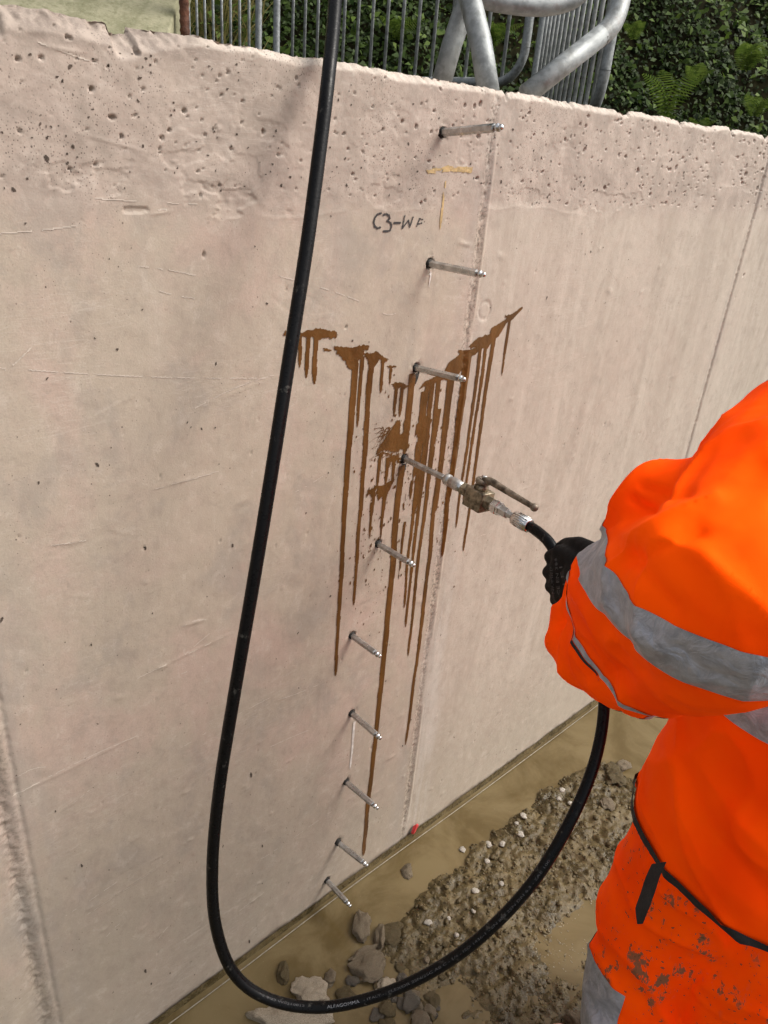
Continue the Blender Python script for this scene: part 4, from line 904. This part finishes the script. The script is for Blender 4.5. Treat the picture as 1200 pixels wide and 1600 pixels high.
SH = PP(-0.185, 0.05, 1.375); EL = vv(1150, 925, 0.715); WR = vv(958, 940, 0.985)
SHR = PP(0.185, 0.05, 1.375); ELR = PP(0.29, 0.06, 1.09); WRR = PP(0.16, 0.26, 1.02)
HIPL = PP(-0.10, 0, 0.86); KNL = PP(-0.135, 0.065, 0.50); ANL = PP(-0.185, 0.02, 0.10)
HIPR = PP(0.10, 0, 0.86); KNR = PP(0.11, 0.06, 0.48); ANR = PP(0.12, 0.01, 0.10)
NK = PP(0, 0.05, 1.44); HD = PP(-0.02, 0.12, 1.60)
# body: one continuous surface
ms = [rings([(PP(0, 0, .84), .15, .10), (PP(0, 0, .95), .155, .105), (PP(0, .01, 1.10), .14, .10), (PP(0, .03, 1.25), .165, .11), (PP(0, .04, 1.36), .16, .09), (PP(0, .05, 1.42), .09, .065)])]
ms += chain([(NK, .058), (PP(-0.01, .08, 1.53), .055)])+[ellip(HD, .076, .096, .118), ellip(HD+FW*.03-Vector((0, 0, .06)), .058, .066, .062), ellip(HD+FW*.098-Vector((0, 0, .012)), .013, .016, .024), ellip(HD-RT*.078, .010, .020, .032), ellip(HD+RT*.078, .010, .020, .032)]
for s_, e_, w_ in ((SH, EL, WR), (SHR, ELR, WRR)): ms += chain([(s_, .062), (e_, .045), (w_, .030)])
for h_, k_, a_ in ((HIPL, KNL, ANL), (HIPR, KNR, ANR)): ms += chain([(h_, .095), (k_, .062), (a_, .042)])+chain([(a_-Vector((0, 0, .05)), .04), (a_+FW*.12-Vector((0, 0, .06)), .035)])
link('body', fuse(ms, .009, 5), MT['skin'], person)
hb = fuse([ellip(HD+Vector((0, 0, .028))-FW*.012, .083, .100, .105)], .006, 2); bm = bmesh.new(); bm.from_mesh(hb)
bmesh.ops.delete(bm, geom=[v for v in bm.verts if (v.co-HD).dot(FW) > .045 and (v.co-HD).z < .07 or (v.co-HD).z < -.045], context='VERTS'); link('hair', bm_mesh(bm), MT['hair'], person)
for s_ in (-1, 1):
    e_ = link('eye', ellip(HD+FW*.083+RT*.031*s_+Vector((0, 0, .012)), .011, .010, .009), MT['white'], person)
    link('iris', ellip(HD+FW*.0915+RT*.031*s_+Vector((0, 0, .012)), .0045, .003, .0045), MT['black'], e_)
link('mouth', ellip(HD+FW*.094-Vector((0, 0, .055)), .022, .006, .007), MT['lip'], person)

# jacket
def folds(p):
    q = Vector((p.x*7, p.y*7, p.z*16)); a = mnoise.noise(q+Vector((mnoise.noise(p*6)*1.6, 0, 0)))
    b_ = 1-abs(mnoise.noise(Vector((p.x*9+p.z*6, p.y*9-p.z*4, p.z*7-p.x*5))))*2
    arm = max(0.0, 1-((p-WR).length/.16)**2)
    c_ = mnoise.noise(Vector((p.x*30, p.y*30, p.z*30)))*arm
    d_ = 1-abs(mnoise.noise(Vector((p.x*14-p.z*5, p.y*14+p.x*4, p.z*9+p.y*6))))*2.4
    arm2 = max(0.0, 1-((p-EL.lerp(WR, .5)).length/.24)**2)
    return a*.006+max(0, b_)**3*.007+c_*.007+max(0, d_)**2*.006*arm2
ms = [rings([(PP(0, -.005, .728), .250, .200), (PP(0, -.005, .79), .248, .198), (PP(0, 0, .92), .228, .180), (PP(0, .01, 1.08), .222, .175), (PP(0, .03, 1.24), .228, .172), (PP(0, .045, 1.35), .205, .140), (PP(0, .05, 1.42), .12, .105), (PP(0, .055, 1.475), .078, .082)])]
ms += chain([(SH, .098), (SH.lerp(EL, .5), .105), (EL, .100), (EL.lerp(WR, .4), .094), (EL.lerp(WR, .8), .078), (WR, .058)])
ms += chain([(EL.lerp(WR, .45)+Vector((0, 0, -.018)), .070), (vv(925, 1030, .98), .042), (vv(878, 1003, 1.02), .026)])      # slack of the cuff hanging under the wrist
ms += chain([(vv(940, 925, 1.01), .040), (vv(900, 968, 1.03), .031), (vv(876, 1000, 1.03), .025)])
ms += chain([(vv(955, 1045, .95), .042), (vv(1030, 1058, .86), .042), (EL+Vector((0, 0, -.035)), .082)])
ms += chain([(SH.lerp(EL, .55), .085), (vv(1035, 795, .86), .052), (EL.lerp(WR, .6), .055)])                               # cloth bunched in the crook of the elbow
ms += chain([(SHR, .098), (SHR.lerp(ELR, .5), .09), (ELR, .085), (WRR, .060)])
jm = fuse(ms, .0055, 7); displace(jm, folds)
CREASE = [([(982, 842), (1045, 808), (1120, 778)], 13, .007), ([(992, 872), (1040, 848), (1095, 832)], 13, -.006), ([(985, 872), (1012, 905), (1050, 950)], 20, -.007), ([(1005, 760), (1045, 775), (1075, 770)], 10, -.005), ([(990, 778), (1003, 790), (1020, 796)], 8, -.007),
          ([(940, 935), (985, 985), (1030, 1010)], 9, .004), ([(960, 930), (975, 975), (985, 1010)], 7, -.004), ([(1060, 1010), (1100, 1050), (1150, 1062)], 9, -.004), ([(940, 960), (970, 1020), (1010, 1055)], 8, -.004),
          ([(1100, 860), (1140, 930), (1160, 1010)], 26, .004), ([(1060, 1180), (1110, 1300), (1200, 1400)], 22, -.006), ([(1100, 1200), (1160, 1290), (1200, 1330)], 22, .006), ([(1040, 1160), (1060, 1260), (1100, 1350)], 18, .005)]
def crease(p):                              # the creases of this jacket, by where they run on the cloth that faces the wall-left side
    q = RW.T @ (np.array(p)-CAM)
    if not .4 < q[2] < 1.2: return 0.0
    u_, v_ = 600+F*q[0]/q[2], 800+F*q[1]/q[2]
    if not (840 < u_ < 1230 and 640 < v_ < 1500): return 0.0
    d = 0.0
    for pts, w, h in CREASE:
        m_ = 1e9
        for (ax_, ay_), (bx_, by_) in zip(pts[:-1], pts[1:]):
            t_ = min(1, max(0, ((u_-ax_)*(bx_-ax_)+(v_-ay_)*(by_-ay_))/((bx_-ax_)**2+(by_-ay_)**2))); m_ = min(m_, math.hypot(u_-ax_-t_*(bx_-ax_), v_-ay_-t_*(by_-ay_)))
        if m_ < 4*w: d += h*(.6*math.exp(-m_/(w*.7))+.4*math.exp(-(m_/w)**2))
    return d
displace(jm, crease)
jacket = link('jacket', jm, MT['orange'], person)
fa = (WR-EL).normalized()
tape = lambda me, n_='reflective_band': link(n_, me, MT['tape'], jacket)
ontorso = lambda c: (c-PC).dot(RT) > -.215 and (c-EL).length > .115
from mathutils.bvhtree import BVHTree
gb = bmesh.new(); gb.from_mesh(jm); jtree = BVHTree.FromBMesh(gb); gb.free()
def on_cloth(px, py):                       # where the sleeve's surface is
    d_ = Vector(ray(px, py)).normalized(); return jtree.ray_cast(Vector(CAM), d_)[0]
def ring3(a, b_, c_): return b_, (b_-a).cross(c_-b_).normalized()
p_, n_ = ring3(on_cloth(934, 905), on_cloth(1040, 1018), on_cloth(1180, 1066))
tape(band(jm, p_, n_, .060, .0010, EL.lerp(WR, .35), .27, ontorso))
n_ = (n_*.8+fa*.6*(1 if n_.dot(fa) > 0 else -1)).normalized(); p_ = on_cloth(925, 1035)
tape(band(jm, p_, n_, .008, .0014, EL.lerp(WR, .85), .16, ontorso), 'reflective_piping')
link('cuff_piping', band(jm, p_+n_*(.007 if n_.dot(fa) > 0 else -.007), n_, .004, .0018, vv(915, 1045, .96), .075, ontorso), MT['black'], jacket)
for z in (1.02, 1.20): tape(band(jm, PP(0, 0, z), (0.10, 0.02, 1), .052, .0010, PP(0, 0, z), .40))
for s_ in (-1.5, 1.0): tape(band(jm, PP(.115*s_, 0, 1.3), RT, .05, .0014, PP(.115*s_, 0, 1.38), .17), 'shoulder_band')
tape(band(jm, ELR.lerp(WRR, .45), WRR-ELR, .05, .0022, ELR.lerp(WRR, .45), .12))
link('hem_piping', band(jm, PP(0, 0, .739), (0, 0, 1), .012, .0045, PP(0, 0, .739), .5), MT['black'], jacket)
link('collar', band(jm, PP(0, .055, 1.468), (0, 0, 1), .02, .006, PP(0, .055, 1.47), .115), MT['black'], jacket)
# trousers
def tfolds(p):
    b_ = 1-abs(mnoise.noise(Vector((p.x*8, p.y*8, p.z*11+p.x*6))))*2
    return mnoise.noise(Vector((p.x*9, p.y*9, p.z*13)))*.008+max(0, b_)**3*.007
ms = [rings([(PP(0, 0, .70), .195, .150), (PP(0, 0, .80), .205, .160), (PP(0, 0, .96), .185, .145)])]
ms += chain([(HIPL+Vector((0, 0, -.05)), .122), (HIPL.lerp(KNL, .5)+FW*.01, .118), (KNL, .100), (KNL.lerp(ANL, .35), .088), (KNL.lerp(ANL, .6), .078), (ANL+Vector((0, 0, .20)), .074)])
ms += chain([(HIPR+Vector((0, 0, -.05)), .118), (HIPR.lerp(KNR, .5), .112), (KNR, .092), (KNR.lerp(ANR, .5), .080), (ANR+Vector((0, 0, .17)), .070)])
ms += chain([(PP(-.03, -.06, .66), .125), (PP(-.04, -.06, .42), .120), (PP(-.05, -.03, .26), .09)])      # baggy inside of the left leg
tm = fuse(ms, .006, 6); displace(tm, tfolds)
trs = link('trousers', tm, MT['trousers'], person)
shR = KNL.lerp(ANL, .46)
link('reflective_band', band(tm, shR, KNL-ANL, .17, .0012, shR, .19, None, (shR+(FW*.62-RT*.78)*.038, RT*.78-FW*.62)), MT['tape'], trs)
sp_ = [vv(1030, 1348, .975), vv(1020, 1370, .978), vv(1012, 1395, .975), vv(1004, 1418, .975), vv(1000, 1444, .98)]
V, Fc = [], []
for i, p in enumerate(catmull(sp_, 4)):
    p = Vector(p); sd = (vv(1032, 1388, .96)-vv(1000, 1392, .985)).normalized(); hw = .0125 if i < 13 else .0125*(1-.6*(i-12)/4); nrm_ = (Vector(CAM)-p).normalized()
    for k in (-1, 1):
        for q in (0, 1): V.append(p+sd*hw*k+nrm_*.003*q+nrm_*.012)
n_ = len(V)//4
for i in range(n_-1):
    a = i*4
    for c1, c2 in ((0, 1), (1, 3), (3, 2), (2, 0)): Fc.append((a+c1, a+c2, a+4+c2, a+4+c1))
Fc += [(0, 1, 3, 2), (n_*4-4, n_*4-2, n_*4-1, n_*4-3)]
link('strap_tab', mesh(V, Fc), MT['black'], trs, False)
# boots
for a_ in (ANL, ANR):
    g = Vector((a_.x, a_.y, 0)); up_ = 0.24; FD = (FW*.62+RT*.78) if a_ is ANL else FW; SD = Vector((FD.y, -FD.x, 0))
    ms = chain([(g+Vector((0, 0, up_)), .072), (g+Vector((0, 0, .10)), .060), (g+Vector((0, 0, .055)), .052)])+chain([(g+FD*-.02+Vector((0, 0, .045)), .045), (g+FD*.10+Vector((0, 0, .048)), .046), (g+FD*.17+Vector((0, 0, .042)), .040)])
    bt = link('boot', fuse(ms, .006, 4), MT['boot'], person)
    link('sole', obox(g+FD*.07+Vector((0, 0, .010)), FD*.145, SD*.047, (0, 0, .012), .008), MT['black'], bt)
# gloves
def glove(w, kn, thumb, name='glove'):
    ms = []
    pin = [Vector(k[0]) for k in kn]
    for k in kn:
        ms += chain([(w.lerp(Vector(k[0]), .25), .021), (Vector(k[0]), .0135)]); ms += chain([(Vector(p), r_) for p, r_ in zip(k, (.0125, .0112, .0100, .0088))])
    ms += chain([(pin[0], .0125), (pin[1], .0125), (pin[2], .012), (pin[3], .0115)])
    ms += chain([(w, .028), (w.lerp((pin[0]+pin[3])/2, .5), .026)])+chain([(w.lerp(pin[0], .25), .020), (w.lerp(pin[0], .72), .018)])+chain([(w.lerp(pin[3], .3), .02), (w.lerp(pin[3], .8), .017)])
    ms += chain([(Vector(p), r_) for p, r_ in zip(thumb, (.018, .0145, .0125, .0105))])
    return link(name, fuse(ms, .0026, 9), MT['glove'], person)
kn = []
for i, (x, y) in enumerate(((876, 864), (872, 888), (873, 910), (878, 931))):
    dx = (-15, -14, -11, -8)[i]
    kn.append([vv(x, y, 1.125), vv(x+dx, y+6, 1.150), vv(x+dx+8, y+10, 1.183), vv(x+dx+30, y+10, 1.190)])
glv = glove(vv(936, 900, 1.055), kn, [vv(930, 868, 1.075), vv(905, 853, 1.11), vv(886, 852, 1.145), vv(868, 862, 1.175)])
wr2 = WRR; hd = (WRR-ELR).normalized(); sd2 = hd.cross(Vector((0, 0, 1))).normalized(); kn = []
for i in range(4):
    b0 = wr2+hd*.115+sd2*(.030-.02*i); kn.append([b0, b0+hd*.035-Vector((0, 0, .006)), b0+hd*.052-Vector((0, 0, .028)), b0+hd*.046-Vector((0, 0, .048))])
glove(wr2+hd*.03, kn, [wr2+hd*.05+sd2*.03, wr2+hd*.075+sd2*.05, wr2+hd*.10+sd2*.055, wr2+hd*.12+sd2*.05])

# faint print on the back of the glove, laid onto its knit
from mathutils.bvhtree import BVHTree
gb = bmesh.new(); gb.from_mesh(glv.data); tree = BVHTree.FromBMesh(gb); gb.free()
vd = (vv(900, 890, 1.0)-Vector(CAM)).normalized()
for txt, a_, b_, hh in (('LE1', (885, 915), (879, 885), 7), ('CE EN 388', (876, 930), (871, 872), 6.5), ('NIUMIED', (867, 928), (863, 885), 5.5)):
    cu = bpy.data.curves.new('t', 'FONT'); cu.body = txt; cu.size = 1.0; cu.resolution_u = 1
    to = bpy.data.objects.new('t', cu); COL.objects.link(to); bpy.context.view_layer.update()
    me = bpy.data.meshes.new_from_object(to.evaluated_get(bpy.context.evaluated_depsgraph_get())); bpy.data.objects.remove(to)
    bm = bmesh.new(); bm.from_mesh(me); bmesh.ops.triangulate(bm, faces=bm.faces); w_ = max(v.co.x for v in bm.verts)
    ux = Vector((b_[0]-a_[0], b_[1]-a_[1])); uy = Vector((ux.y, -ux.x)).normalized()*-1; bad = []
    for v in bm.verts:
        q = Vector(a_)+ux*(v.co.x/w_)+uy*(v.co.y*hh*-1); o_ = vv(q.x, q.y, .9); hit = tree.ray_cast(o_, (o_-Vector(CAM)).normalized())
        if hit[0] is None: bad.append(v)
        else: v.co = hit[0]+hit[1]*.0006
    bmesh.ops.delete(bm, geom=bad, context='VERTS'); link('printed_text', bm_mesh(bm), MT['gprint'], glv, False)
